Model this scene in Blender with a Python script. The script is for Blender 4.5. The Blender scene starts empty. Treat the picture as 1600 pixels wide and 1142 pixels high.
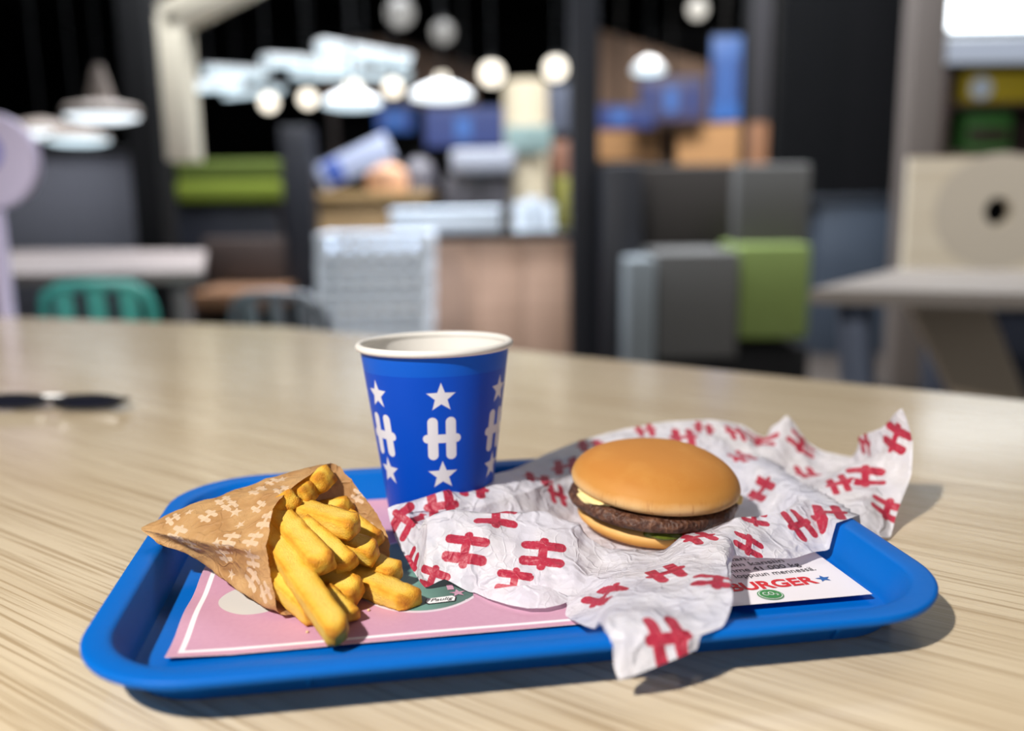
import bpy, bmesh, math, random
from mathutils import Vector, Matrix, noise
from mathutils.bvhtree import BVHTree

S = bpy.context.scene
COL = S.collection
PI = math.pi
rnd = random.Random(7)

# ------------------------------------------------------------------ camera
F, CH, PITCH, ROLL = 1406.44, 0.19245, 0.183305, -0.014649
_cp, _sp, _cr, _sr = math.cos(PITCH), math.sin(PITCH), math.cos(ROLL), math.sin(ROLL)
FW = Vector((0, _cp, -_sp))
_rt, _up = Vector((1, 0, 0)), Vector((0, _sp, _cp))
RT = _cr * _rt + _sr * _up
UP = -_sr * _rt + _cr * _up
EYE = Vector((0, 0, CH))
cam_d = bpy.data.cameras.new('camera')
cam = bpy.data.objects.new('camera', cam_d)
COL.objects.link(cam)
cam.matrix_world = Matrix(((RT.x, UP.x, -FW.x, 0), (RT.y, UP.y, -FW.y, 0), (RT.z, UP.z, -FW.z, CH), (0, 0, 0, 1)))
cam_d.sensor_fit = 'HORIZONTAL'
cam_d.sensor_width = 36.0
cam_d.lens = F / 1600 * 36.0
cam_d.clip_start = 0.02
cam_d.clip_end = 60
cam_d.dof.use_dof = True
cam_d.dof.focus_distance = 0.443
cam_d.dof.aperture_fstop = 3.1
S.camera = cam

# ------------------------------------------------------------------ world, lamps, exposure
world = bpy.data.worlds.new('daylight')
S.world = world
world.use_nodes = True
wbg = world.node_tree.nodes['Background']
wbg.inputs[0].default_value = (0.90, 0.95, 1.0, 1)
wbg.inputs[1].default_value = 0.54

sp_d = bpy.data.lights.new('ceiling_spot', 'SPOT')
sp_d.energy = 228
sp_d.color = (1.0, 0.95, 0.88)
sp_d.spot_size = math.radians(95)
sp_d.spot_blend = 0.5
sp_d.shadow_soft_size = 0.045
sp = bpy.data.objects.new('ceiling_spot', sp_d)
COL.objects.link(sp)
TGT = Vector((0.02, 0.55, 0))
sp.location = Vector((-0.89, -0.56, 1.44))
sp.rotation_euler = (TGT - sp.location).to_track_quat('-Z', 'Y').to_euler()

def area_lamp(name, loc, sx, sy, w, col):
    d = bpy.data.lights.new(name, 'AREA')
    d.shape = 'RECTANGLE'
    d.size, d.size_y, d.energy, d.color = sx, sy, w, col
    d.spread = math.radians(112)
    o = bpy.data.objects.new(name, d)
    COL.objects.link(o)
    o.location = loc
area_lamp('hall_fill', (0.0, 4.3, 2.5), 4.5, 2.4, 340, (0.93, 0.96, 1.0))  # unseen fill light, added to brighten the whole background
area_lamp('hall_fill', (2.3, 2.2, 2.5), 1.6, 1.0, 30, (1.0, 0.96, 0.9))  # second added fill, over the right side; no fixture stands for it
area_lamp('kiosk_fill', (1.5, 6.6, 2.5), 1.4, 0.8, 80, (1.0, 0.94, 0.86))  # fill added to lift the dark kiosk boards, not an actual fixture

S.view_settings.view_transform = 'Standard'
S.view_settings.look = 'None'
S.view_settings.gamma = 1.0
S.view_settings.exposure = 0.0
S.view_settings.use_curve_mapping = False
S.cycles.use_denoising = True
S.cycles.sample_clamp_indirect = 4.0

# ------------------------------------------------------------------ pixel -> place
def ray(u, v):
    return ((u - 800) / F * RT - (v - 571) / F * UP + FW)
def PY(u, v, y):
    d = ray(u, v)
    return EYE + d * (y / d.y)
def PZ(u, v, z):
    d = ray(u, v)
    return EYE + d * ((z - CH) / d.z)
def lin(c):
    c /= 255.0
    return c / 12.92 if c <= 0.04045 else ((c + 0.055) / 1.055) ** 2.4
def C(r, g, b):
    return (lin(r), lin(g), lin(b), 1)

# ------------------------------------------------------------------ node helpers
class NT:
    def __init__(s, name):
        s.m = bpy.data.materials.new(name)
        s.m.use_nodes = True
        s.t = s.m.node_tree
        s.b = s.t.nodes['Principled BSDF']
        s.out = s.t.nodes['Material Output']
    def n(s, typ, **kw):
        nd = s.t.nodes.new(typ)
        for k, v in kw.items():
            setattr(nd, k, v)
        return nd
    def put(s, sock, v):
        if isinstance(v, bpy.types.NodeSocket):
            s.t.links.new(v, sock)
        else:
            sock.default_value = v
    def f(s, op, *a):
        nd = s.n('ShaderNodeMath', operation=op)
        for i, x in enumerate(a):
            s.put(nd.inputs[i], x)
        return nd.outputs[0]
    def sm(s, e0, e1, x):
        nd = s.n('ShaderNodeMapRange', interpolation_type='SMOOTHSTEP')
        s.put(nd.inputs['Value'], x)
        nd.inputs['From Min'].default_value = e0
        nd.inputs['From Max'].default_value = e1
        return nd.outputs[0]
    def mix(s, fac, a, b, blend='MIX'):
        nd = s.n('ShaderNodeMix', data_type='RGBA', blend_type=blend)
        s.put(nd.inputs[0], fac)
        s.put(nd.inputs[6], a)
        s.put(nd.inputs[7], b)
        return nd.outputs[2]
    def uv(s, name):
        u = s.n('ShaderNodeUVMap', uv_map=name)
        x = s.n('ShaderNodeSeparateXYZ')
        s.t.links.new(u.outputs[0], x.inputs[0])
        return x.outputs[0], x.outputs[1]
    def obj(s, scale=(1, 1, 1), rot=(0, 0, 0)):
        tc = s.n('ShaderNodeTexCoord')
        src = tc.outputs['Object']
        if any(rot):
            m0 = s.n('ShaderNodeMapping')
            s.t.links.new(src, m0.inputs[0])
            m0.inputs['Rotation'].default_value = rot
            src = m0.outputs[0]
        mp = s.n('ShaderNodeMapping')
        s.t.links.new(src, mp.inputs[0])
        mp.inputs['Scale'].default_value = scale
        return mp.outputs[0]
    def noise(s, vec, scale, detail=3, rough=0.5, dist=0):
        nd = s.n('ShaderNodeTexNoise')
        s.t.links.new(vec, nd.inputs['Vector'])
        nd.inputs['Scale'].default_value = scale
        nd.inputs['Detail'].default_value = detail
        nd.inputs['Roughness'].default_value = rough
        nd.inputs['Distortion'].default_value = dist
        return nd.outputs[0]
    def vor(s, vec, scale, feature='F1'):
        nd = s.n('ShaderNodeTexVoronoi', feature=feature)
        s.t.links.new(vec, nd.inputs['Vector'])
        nd.inputs['Scale'].default_value = scale
        return nd.outputs['Distance']
    def ramp(s, fac, stops):
        nd = s.n('ShaderNodeValToRGB')
        s.put(nd.inputs[0], fac)
        cr = nd.color_ramp
        while len(cr.elements) < len(stops):
            cr.elements.new(0.5)
        for e, (p, c) in zip(cr.elements, stops):
            e.position = p
            e.color = c
        return nd.outputs[0]
    def bump(s, h, dist, strength=1.0):
        nd = s.n('ShaderNodeBump')
        s.put(nd.inputs['Height'], h)
        nd.inputs['Distance'].default_value = dist
        nd.inputs['Strength'].default_value = strength
        s.t.links.new(nd.outputs[0], s.b.inputs['Normal'])
        return nd.outputs[0]
    def base(s, v): s.put(s.b.inputs['Base Color'], v)
    def rough(s, v): s.put(s.b.inputs['Roughness'], v)
    # signed distances of the printed marks (unit: mark height = 1)
    def capsule(s, along, across, half, rad):
        d = s.f('MAXIMUM', s.f('SUBTRACT', s.f('ABSOLUTE', along), half), 0.0)
        return s.f('SUBTRACT', s.f('SQRT', s.f('ADD', s.f('MULTIPLY', d, d), s.f('MULTIPLY', across, across))), rad)
    def letter_h(s, x, y):
        v = s.capsule(y, s.f('SUBTRACT', s.f('ABSOLUTE', x), 0.205), 0.384, 0.116)
        h = s.capsule(x, y, 0.33, 0.1)
        return s.f('MINIMUM', v, h)
    def star(s, x, y, R=0.34, r=0.145):
        rad = s.f('SQRT', s.f('ADD', s.f('MULTIPLY', x, x), s.f('MULTIPLY', y, y)))
        a = s.f('ARCTAN2', x, y)
        k = 2 * PI / 5
        a = s.f('ABSOLUTE', s.f('SUBTRACT', s.f('FLOORED_MODULO', s.f('ADD', a, k / 2), k), k / 2))
        px = s.f('MULTIPLY', rad, s.f('SINE', a))
        py = s.f('MULTIPLY', rad, s.f('COSINE', a))
        # edge from (0,R) to (r sin36, r cos36)
        ex, ey = r * math.sin(PI / 5), r * math.cos(PI / 5) - R
        L = math.hypot(ex, ey)
        nx, ny = -ey / L, ex / L
        return s.f('ADD', s.f('MULTIPLY', px, nx), s.f('MULTIPLY', s.f('SUBTRACT', py, R), ny))

def mat(name, col, rough=0.5, metal=0.0, emit=None, estr=1.0, spec=0.5, var=0.0, vscale=20):
    k = NT(name)
    k.b.inputs['Base Color'].default_value = col
    k.rough(rough)
    k.b.inputs['Metallic'].default_value = metal
    k.b.inputs['Specular IOR Level'].default_value = spec
    if emit:
        k.b.inputs['Emission Color'].default_value = emit
        k.b.inputs['Emission Strength'].default_value = estr
    if var:
        nz = k.noise(k.obj(), vscale, 3)
        d = tuple(c * (1 - var) for c in col[:3]) + (1,)
        l = tuple(min(1, c * (1 + var)) for c in col[:3]) + (1,)
        k.base(k.mix(nz, d, l))
    return k.m

def wood_mat(name, light, dark, rough=0.5, scale=1.0, rz=0.0, fine=True, spec=0.5):
    k = NT(name)
    v = k.obj((1.2 * scale, 28 * scale, 28 * scale), (0, 0, rz))
    n1 = k.noise(v, 3.0, 5, 0.6, 0.6)
    v2 = k.obj((3 * scale, 160 * scale, 160 * scale), (0, 0, rz))
    n2 = k.noise(v2, 2.0, 3, 0.6)
    f = k.f('ADD', k.f('MULTIPLY', n1, 0.6), k.f('MULTIPLY', n2, 0.4))
    k.base(k.mix(k.sm(0.34, 0.66, f), light, dark))
    k.rough(rough)
    k.b.inputs['Specular IOR Level'].default_value = spec
    return k.m

# ------------------------------------------------------------------ object helpers
def link(name, me, m, parent=None):
    o = bpy.data.objects.new(name, me)
    COL.objects.link(o)
    if m is not None:
        me.materials.append(m)
    if parent is not None:
        o.parent = parent
        p = parent
        L = p.location.copy() if p.type == 'EMPTY' else Vector((0, 0, 0))
        o.matrix_parent_inverse = Matrix.Translation(-L)
    return o
def mesh(name, verts, faces, m, parent=None, smooth=True):
    me = bpy.data.meshes.new(name)
    me.from_pydata([tuple(v) for v in verts], [], faces)
    me.update()
    if smooth:
        me.polygons.foreach_set('use_smooth', [True] * len(me.polygons))
    return link(name, me, m, parent)
def frombm(name, bm, m, parent=None, smooth=True):
    me = bpy.data.meshes.new(name)
    bmesh.ops.recalc_face_normals(bm, faces=bm.faces)
    bm.to_mesh(me)
    bm.free()
    if smooth:
        me.polygons.foreach_set('use_smooth', [True] * len(me.polygons))
        try:
            me.set_sharp_from_angle(angle=math.radians(38))
        except Exception:
            pass
    return link(name, me, m, parent)
def tag(o, label, cat, group=None, kind=None):
    o['label'] = label
    o['category'] = cat
    if group: o['group'] = group
    if kind: o['kind'] = kind
    return o
def thing(name, loc, label, cat, group=None):
    o = bpy.data.objects.new(name, None)
    COL.objects.link(o)
    o.location = loc
    o.empty_display_size = 0.05
    return tag(o, label, cat, group)
def bbox(bm, c, s, bevel=0.0, R=None, seg=2):
    r = bmesh.ops.create_cube(bm, size=1.0)
    vs = r['verts']
    bmesh.ops.scale(bm, vec=s, verts=vs)
    if bevel > 0:
        es = list({e for v in vs for e in v.link_edges})
        g = bmesh.ops.bevel(bm, geom=es, offset=bevel, segments=seg, affect='EDGES', profile=0.5)
        vs = list({v for f in g['faces'] for v in f.verts} | {v for v in vs if v.is_valid})
    if R is not None:
        bmesh.ops.rotate(bm, cent=(0, 0, 0), matrix=R, verts=vs)
    bmesh.ops.translate(bm, vec=c, verts=vs)
    return vs
def box(name, c, s, m, parent=None, bevel=0.0, R=None):
    bm = bmesh.new()
    bbox(bm, c, s, bevel, R)
    return frombm(name, bm, m, parent)
def tube(name, pts, rad, m, parent=None, n=10, closed=False):
    pts = [Vector(p) for p in pts]
    rads = rad if isinstance(rad, (list, tuple)) else [rad] * len(pts)
    V, Fc = [], []
    N = len(pts)
    prev = None
    for i, p in enumerate(pts):
        if closed:
            t = (pts[(i + 1) % N] - pts[i - 1]).normalized()
        else:
            t = (pts[min(i + 1, N - 1)] - pts[max(i - 1, 0)]).normalized()
        if prev is None:
            a = Vector((0, 0, 1)) if abs(t.z) < 0.9 else Vector((1, 0, 0))
        else:
            a = prev
        b = t.cross(a).normalized()
        a = b.cross(t).normalized()
        prev = a
        for j in range(n):
            th = 2 * PI * j / n
            V.append(p + (a * math.cos(th) + b * math.sin(th)) * rads[i])
    for i in range(N if closed else N - 1):
        for j in range(n):
            i2 = (i + 1) % N
            Fc.append((i * n + j, i * n + (j + 1) % n, i2 * n + (j + 1) % n, i2 * n + j))
    if not closed:
        Fc.append(tuple(range(n))[::-1])
        Fc.append(tuple((N - 1) * n + j for j in range(n)))
    bm = bmesh.new()
    vs = [bm.verts.new(v) for v in V]
    for f in Fc:
        bm.faces.new([vs[i] for i in f])
    return frombm(name, bm, m, parent)
def lathe(name, prof, c, m, parent=None, n=40, M=None, cap=False):
    V, Fc = [], []
    P = len(prof)
    for j in range(n):
        th = 2 * PI * j / n
        for r, z in prof:
            V.append(Vector((r * math.cos(th), r * math.sin(th), z)))
    for j in range(n):
        k = (j + 1) % n
        for i in range(P - 1):
            Fc.append((j * P + i, k * P + i, k * P + i + 1, j * P + i + 1))
    bm = bmesh.new()
    c = Vector(c)
    vs = [bm.verts.new((M @ v if M else v) + c) for v in V]
    for f in Fc:
        try: bm.faces.new([vs[i] for i in f])
        except ValueError: pass
    if cap:
        bm.faces.new([vs[j * P] for j in range(n)])
        bm.faces.new([vs[j * P + P - 1] for j in range(n)])
    bmesh.ops.remove_doubles(bm, verts=bm.verts, dist=1e-6)
    return frombm(name, bm, m, parent)
def catmull(p0, p1, p2, p3, t):
    return 0.5 * ((2 * p1) + (-p0 + p2) * t + (2 * p0 - 5 * p1 + 4 * p2 - p3) * t * t + (-p0 + 3 * p1 - 3 * p2 + p3) * t ** 3)

# ================================================================== SETTING
FLOOR, CEIL = -0.75, 2.55
m_floor = mat('dark_floor_tiles', C(52, 46, 42), 0.45, var=0.25, vscale=3)
m_black = mat('black_paint', C(12, 13, 16), 0.75, spec=0.25, var=0.2, vscale=4)
m_ceiling = mat('black_ceiling_paint', C(12, 12, 14), 0.9)
def struct(o):
    o['kind'] = 'structure'
    return o
struct(box('floor', (0, 5.2, FLOOR - 0.05), (12, 16.4, 0.1), m_floor))
struct(box('ceiling', (0, 5.2, CEIL + 0.05), (12, 16.4, 0.1), m_ceiling))
struct(box('wall_back', (0, 13.05, 0.9), (12, 0.1, 3.3), m_black))
struct(box('wall_left', (-5.95, 5.2, 0.9), (0.1, 16.4, 3.3), m_black))
struct(box('wall_right', (5.95, 5.2, 0.9), (0.1, 16.4, 3.3), m_black))

# ================================================================== TABLE
TA = math.radians(-35.0)
def table_mat():
    k = NT('pale_spruce_lacquer')
    # x runs along the grain
    v1 = k.obj((1.5, 130, 130), (0, 0, -TA))
    warp = k.noise(k.obj((1.0, 9, 9), (0, 0, -TA)), 2.0, 2)
    n1 = k.noise(v1, 3.0, 2, 0.5, 0.2)
    v2 = k.obj((5, 420, 420), (0, 0, -TA))
    n2 = k.noise(v2, 2.4, 2, 0.6)
    f = k.f('ADD', k.f('MULTIPLY', n1, 0.72), k.f('MULTIPLY', n2, 0.28))
    lines = k.sm(0.47, 0.62, f)
    c = k.mix(lines, C(226, 208, 178), C(182, 159, 126))
    c = k.mix(k.f('MULTIPLY', k.sm(0.35, 0.7, warp), 0.4), c, C(196, 172, 136))
    k.base(c)
    k.rough(k.f('ADD', 0.26, k.f('MULTIPLY', lines, 0.1)))
    k.b.inputs['Coat Weight'].default_value = 0.9
    k.b.inputs['Coat Roughness'].default_value = 0.17
    k.bump(f, 0.0004, 0.5)
    return k.m
m_table = table_mat()
m_dsteel = mat('dark_steel', C(50, 52, 56), 0.4, 0.7)
tb = thing('dining_table', (0, 0.4, FLOOR), 'large pale wood table with fine grain carrying the blue tray', 'table')
e0, e1 = PZ(1600, 625, 0), PZ(440, 510, 0)
far_d = (e1 - e0).normalized()
outline = [e0 - far_d * 0.9, e1, PZ(240, 503, 0), PZ(0, 495, 0), PZ(-250, 500, 0), Vector((-1.15, 0.3, 0)), Vector((-0.55, -0.25, 0)), Vector((0.45, -0.35, 0))]
def prism(name, pts, z0, z1, m, parent, bevel=0.003):
    bm = bmesh.new()
    a = [bm.verts.new((p.x, p.y, z1)) for p in pts]
    f = bm.faces.new(a)
    r = bmesh.ops.extrude_face_region(bm, geom=[f])
    vs = [g for g in r['geom'] if isinstance(g, bmesh.types.BMVert)]
    bmesh.ops.translate(bm, vec=(0, 0, z0 - z1), verts=vs)
    if bevel:
        bmesh.ops.bevel(bm, geom=[e for e in bm.edges], offset=bevel, segments=2, affect='EDGES')
    return frombm(name, bm, m, parent)
prism('tabletop', outline, -0.034, 0.0, m_table, tb)
for x, y in ((-0.75, 0.5), (0.55, 0.0), (-0.25, 1.1), (0.6, 0.55)):
    bm = bmesh.new()
    bbox(bm, (x, y, (FLOOR - 0.034) / 2), (0.06, 0.06, -FLOOR - 0.034), 0.006)
    frombm('leg', bm, m_dsteel, tb)

# ================================================================== TRAY
YAW = 0.153717
TC = Vector((-0.0048, 0.44781, 0))
RZ = Matrix.Rotation(YAW, 3, 'Z')
def TL(x, y, z):
    return TC + RZ @ Vector((x, y, z))
def toT(p):
    return RZ.transposed() @ (Vector((p[0], p[1], 0)) - TC)
HA, HB = 0.18568, 0.12803
def rrect(a, b, r, seg=14):
    out = []
    for cx, cy, t0 in ((a - r, b - r, 0), (-(a - r), b - r, PI / 2), (-(a - r), -(b - r), PI), (a - r, -(b - r), 1.5 * PI)):
        for i in range(seg + 1):
            t = t0 + PI / 2 * i / seg
            out.append((cx + r * math.cos(t), cy + r * math.sin(t)))
    return out
# (inset in x, inset in y, z, radius loss)
prof = [(0.0200, 0.0275, 0.0005, 0.022), (0.0170, 0.0250, 0.0003, 0.019), (0.0155, 0.0235, 0.0016, 0.017), (0.0112, 0.0125, 0.0176, 0.011), (0.0098, 0.0100, 0.0184, 0.009),
        (0.0020, 0.0020, 0.0180, 0.002), (0.0005, 0.0005, 0.0184, 0.0005), (0, 0, 0.0194, 0), (0, 0, 0.0208, 0), (0.0006, 0.0006, 0.0216, 0.0006), (0.0020, 0.0020, 0.0220, 0.002),
        (0.0085, 0.0085, 0.0217, 0.008), (0.0102, 0.0105, 0.0213, 0.0095), (0.0116, 0.0125, 0.0202, 0.011), (0.0160, 0.0230, 0.0052, 0.017), (0.0172, 0.0250, 0.0036, 0.019), (0.0200, 0.0280, 0.0030, 0.022)]
m_tray = NT('blue_plastic')
_n = m_tray.noise(m_tray.obj(), 300, 4, 0.65)
_s = m_tray.noise(m_tray.obj((30, 260, 60)), 4, 2, 0.6)
m_tray.base(m_tray.mix(m_tray.f('MULTIPLY', m_tray.sm(0.62, 0.8, _s), 0.35), C(0, 98, 188), C(20, 112, 198)))
m_tray.rough(m_tray.f('ADD', 0.36, m_tray.f('MULTIPLY', _n, 0.16)))
m_tray.bump(_n, 0.0002, 0.25)
m_tray.b.inputs['Specular IOR Level'].default_value = 0.14
m_tray = m_tray.m
bm = bmesh.new()
loops = []
for ix, iy, z, dr in prof:
    loops.append([bm.verts.new(TL(x, y, z)) for x, y in rrect(HA - ix, HB - iy, 0.0513 - dr)])
n = len(loops[0])
for a, b in zip(loops, loops[1:]):
    for i in range(n):
        bm.faces.new((a[i], a[(i + 1) % n], b[(i + 1) % n], b[i]))
bm.faces.new(loops[0][::-1])
bm.faces.new(loops[-1])
# small moulding ribs on the outside of the front wall
tray = thing('serving_tray', TC, 'blue plastic serving tray with rounded corners on the pale table', 'tray')
frombm('tray_body', bm, m_tray, tray)
for xx in (-0.095, 0.128):
    p0, p1 = TL(xx, -HB + 0.0118, 0.0176), TL(xx, -HB + 0.0232, 0.0018)
    d = p1 - p0
    R = Matrix.Rotation(YAW, 3, 'Z') @ Matrix.Rotation(math.atan2(0.0114, 0.0158), 3, 'X')
    box('rib', (p0 + p1) / 2 - RZ @ Vector((0, 0.0002, 0)), (0.0022, 0.0012, d.length * 0.95), m_tray, tray, 0.0004, R)

def tray_h(x, y):
    """height of the tray's upper side at a world x, y (None outside it)"""
    q = toT((x, y))
    a, b = HA - abs(q.x), HB - abs(q.y)
    if a < 0 or b < 0:
        return -1.0
    if a < 0.0513 and b < 0.0513:
        dd = 0.0513 - math.hypot(0.0513 - a, 0.0513 - b)
        if dd < 0: return -1.0
        ins, t0, t1 = dd, 0.011, 0.021
    elif a < b * 0.7:
        ins, t0, t1 = a, 0.0116, 0.0165
    else:
        ins, t0, t1 = b, 0.0125, 0.0245
        if a < 0.0165: ins, t0, t1 = min(a, b), 0.0116, 0.0165
    if ins < t0: return 0.0222
    if ins > t1: return 0.0034
    return 0.0222 + (0.0034 - 0.0222) * (ins - t0) / (t1 - t0)

def tray_near(x, y, r=0.0032):
    return max(tray_h(x + r * i, y + r * j) for i in (-1, 0, 1) for j in (-1, 0, 1))

# ================================================================== PLACEMAT (tray liner)
def liner_z(x, y):
    z = 0.0044 + 0.0004 * math.sin(x * 55 + 1) * math.sin(y * 40)
    if x > 0.06:
        z += 0.0022 * min(1, (x - 0.06) / 0.03) * max(0, 1 - (y + 0.076) / 0.07)
    if x < -0.13:
        z += 0.0008 * (-0.13 - x) / 0.026 * (1 + math.sin(y * 130))
    if x > 0.0:
        z += 0.0
    if y > 0.099:
        z = max(z, 0.0046 + (y - 0.099) * 0.75)
    return z
def liner_mat():
    k = NT('printed_placemat_paper')
    x, y = k.uv('print')     # tray-local metres
    white = C(232, 226, 232)
    def rectd(cx, cy, hx, hy):
        return k.f('MAXIMUM', k.f('SUBTRACT', k.f('ABSOLUTE', k.f('SUBTRACT', x, cx)), hx), k.f('SUBTRACT', k.f('ABSOLUTE', k.f('SUBTRACT', y, cy)), hy))
    def inside(d):
        return k.sm(0.0002, -0.0002, d)
    d = rectd(-0.053, 0.022, 0.103, 0.098)
    fibre = k.noise(k.obj(), 420, 3)
    pink = k.mix(fibre, C(196, 146, 171), C(205, 157, 180))
    c = k.mix(inside(d), white, pink)
    ring = k.f('MULTIPLY', inside(rectd(-0.053, 0.022, 0.0985, 0.0943)), k.f('SUBTRACT', 1.0, inside(rectd(-0.053, 0.022, 0.0962, 0.0922))))
    c = k.mix(ring, c, C(246, 240, 244))
    def ell(cx, cy, rx, ry):
        ax = k.f('DIVIDE', k.f('SUBTRACT', x, cx), rx)
        ay = k.f('DIVIDE', k.f('SUBTRACT', y, cy), ry)
        return k.f('MULTIPLY', k.f('SUBTRACT', k.f('SQRT', k.f('ADD', k.f('MULTIPLY', ax, ax), k.f('MULTIPLY', ay, ay))), 1.0), min(rx, ry))
    c = k.mix(inside(ell(-0.126, -0.022, 0.0165, 0.0165)), c, C(206, 204, 200))
    # green printed paper cup
    g = k.f('MAXIMUM', ell(-0.045, -0.005, 0.034, 0.0455), k.f('SUBTRACT', x, -0.0215))
    gw = k.f('MAXIMUM', ell(-0.045, -0.005, 0.0355, 0.0475), k.f('SUBTRACT', x, -0.0215))
    c = k.mix(inside(gw), c, C(220, 205, 215))
    c = k.mix(inside(g), c, k.mix(k.sm(-0.05, -0.028, x), C(106, 150, 138), C(82, 112, 104)))
    k.base(c)
    k.rough(0.55)
    k.bump(k.noise(k.obj(), 900, 2), 0.0001, 0.3)
    return k.m
XS = [-0.156 + 0.3195 * i / 96 for i in range(97)]
YS = [-0.0763 + 0.1800 * j / 56 for j in range(57)]
V = [TL(x, y, liner_z(x, y)) for y in YS for x in XS]
Fc = [(j * 97 + i, j * 97 + i + 1, (j + 1) * 97 + i + 1, (j + 1) * 97 + i) for j in range(56) for i in range(96)]
liner = thing('placemat', TL(0, 0, 0.004), 'pink and white printed paper placemat lying inside the blue tray', 'placemat')
sheet = mesh('sheet', V, Fc, liner_mat(), liner)
ul = sheet.data.uv_layers.new(name='print')
for l in sheet.data.loops:
    q = toT(sheet.data.vertices[l.vertex_index].co)
    ul.data[l.index].uv = (q.x, q.y)

def text_mesh(name, body, size, m, place, parent, offset=0.0, align='LEFT', shear=0.0, sx=1.0, width=None, label=None):
    cu = bpy.data.curves.new(name, 'FONT')
    cu.body = body
    cu.size = size
    cu.offset = offset
    cu.align_x = align
    cu.shear = shear
    cu.resolution_u = 4
    o = bpy.data.objects.new(name, cu)
    COL.objects.link(o)
    dg = bpy.context.evaluated_depsgraph_get()
    dg.update()
    me = bpy.data.meshes.new_from_object(o.evaluated_get(dg))
    COL.objects.unlink(o)
    bpy.data.objects.remove(o)
    xs = [v.co.x for v in me.vertices]
    if width:
        sx = width / (max(xs) - min(xs))
    for v in me.vertices:
        v.co = place(v.co.x * sx, v.co.y)
    me.materials.clear()
    r = link(name, me, m, parent)
    if label: r['label'] = label
    return r
m_ink = mat('black_ink', C(40, 34, 40), 0.6)
m_red = mat('red_ink', C(205, 30, 42), 0.6)
m_blueink = mat('blue_ink', C(25, 95, 170), 0.6)
m_green = mat('green_ink', C(50, 130, 66), 0.6)
m_white = mat('white_ink', C(235, 235, 235), 0.6)
m_pinkink = mat('pink_ink', C(196, 150, 172), 0.6)
def flat(cx, cy, rot=0.0, lift=0.00025):
    c, s = math.cos(rot), math.sin(rot)
    def f(x, y):
        X, Y = cx + c * x - s * y, cy + s * x + c * y
        return TL(X, Y, liner_z(X, Y) + lift)
    return f
tr = math.radians(1.8)
def right_text(name, body, size, xr, y, m, w, **kw):
    return text_mesh(name, body, size, m, flat(xr, y, tr), liner, align='RIGHT', width=w, **kw)
right_text('lettering', 'sulatetun astian.', 0.0070, 0.126, -0.0226, m_ink, 0.046)
right_text('lettering', 'pienjaisiin kansiin', 0.0070, 0.1425, -0.0296, m_ink, 0.049)
right_text('lettering', 'v\u00e4henn\u00e4mme 41 000 kg', 0.0070, 0.1475, -0.0366, m_ink, 0.061)
right_text('lettering', 'vuoden 2025 loppuun menness\u00e4.', 0.0070, 0.1525, -0.0436, m_ink, 0.075)
right_text('red_lettering', 'HESBURGER', 0.0128, 0.1452, -0.0590, m_red, 0.0655, offset=0.00042)
def star_pts(R, r):
    return [((R if i % 2 == 0 else r) * math.sin(PI * i / 5), (R if i % 2 == 0 else r) * math.cos(PI * i / 5)) for i in range(10)]
def decal(name, pts, pl, m, parent=liner):
    bm = bmesh.new()
    bm.faces.new([bm.verts.new(pl(x, y)) for x, y in pts])
    bmesh.ops.triangulate(bm, faces=bm.faces)
    return frombm(name, bm, m, parent, False)
decal('blue_star', star_pts(0.0040, 0.0017), flat(0.1502, -0.0545, tr), m_blueink)
def circ(r, n=40, rx=1, ry=1):
    return [(r * rx * math.cos(2 * PI * i / n), r * ry * math.sin(2 * PI * i / n)) for i in range(n)]
badge = decal('green_badge', circ(0.0062), flat(0.1166, -0.0676), m_green)
decal('badge_ring', circ(0.0056), flat(0.1166, -0.0676, 0, 0.0004), m_white, badge)
decal('badge_disc', circ(0.0052), flat(0.1166, -0.0676, 0, 0.00055), m_green, badge)
text_mesh('badge_lettering', 'CO\u2082', 0.0055, m_white, flat(0.1166, -0.0690, tr, 0.0007), badge, align='CENTER', width=0.0072)
hexa = [(-0.0072, -0.0008), (-0.0062, 0.0026), (0.0060, 0.0036), (0.0072, 0.0018), (0.0062, -0.0020), (-0.0060, -0.0028)]
decal('emblem_edge', [(x * 1.08, y * 1.14) for x, y in hexa], flat(-0.0375, -0.0415, 0.05, 0.0003), m_ink)
emb = decal('emblem', hexa, flat(-0.0375, -0.0415, 0.05, 0.00045), m_white)
text_mesh('emblem_lettering', 'Paulig', 0.0044, m_ink, flat(-0.0375, -0.0425, 0.09, 0.0006), emb, align='CENTER', shear=0.45, width=0.0112)
decal('pale_star', star_pts(0.0042, 0.0017), flat(-0.0288, -0.0345, 0.1, 0.0003), m_pinkink)
for sx_, sy_ in ((-0.0255, -0.0428), (-0.0232, -0.0424)):
    decal('pale_dot', circ(0.00035, 8), flat(sx_, sy_, 0, 0.0003), m_white)
decal('pale_bar', [(-0.0016, -0.002), (0.0016, -0.002), (0.0016, 0.004), (-0.0016, 0.004)], flat(-0.0318, -0.0285, 0.05, 0.0003), m_pinkink)

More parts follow.
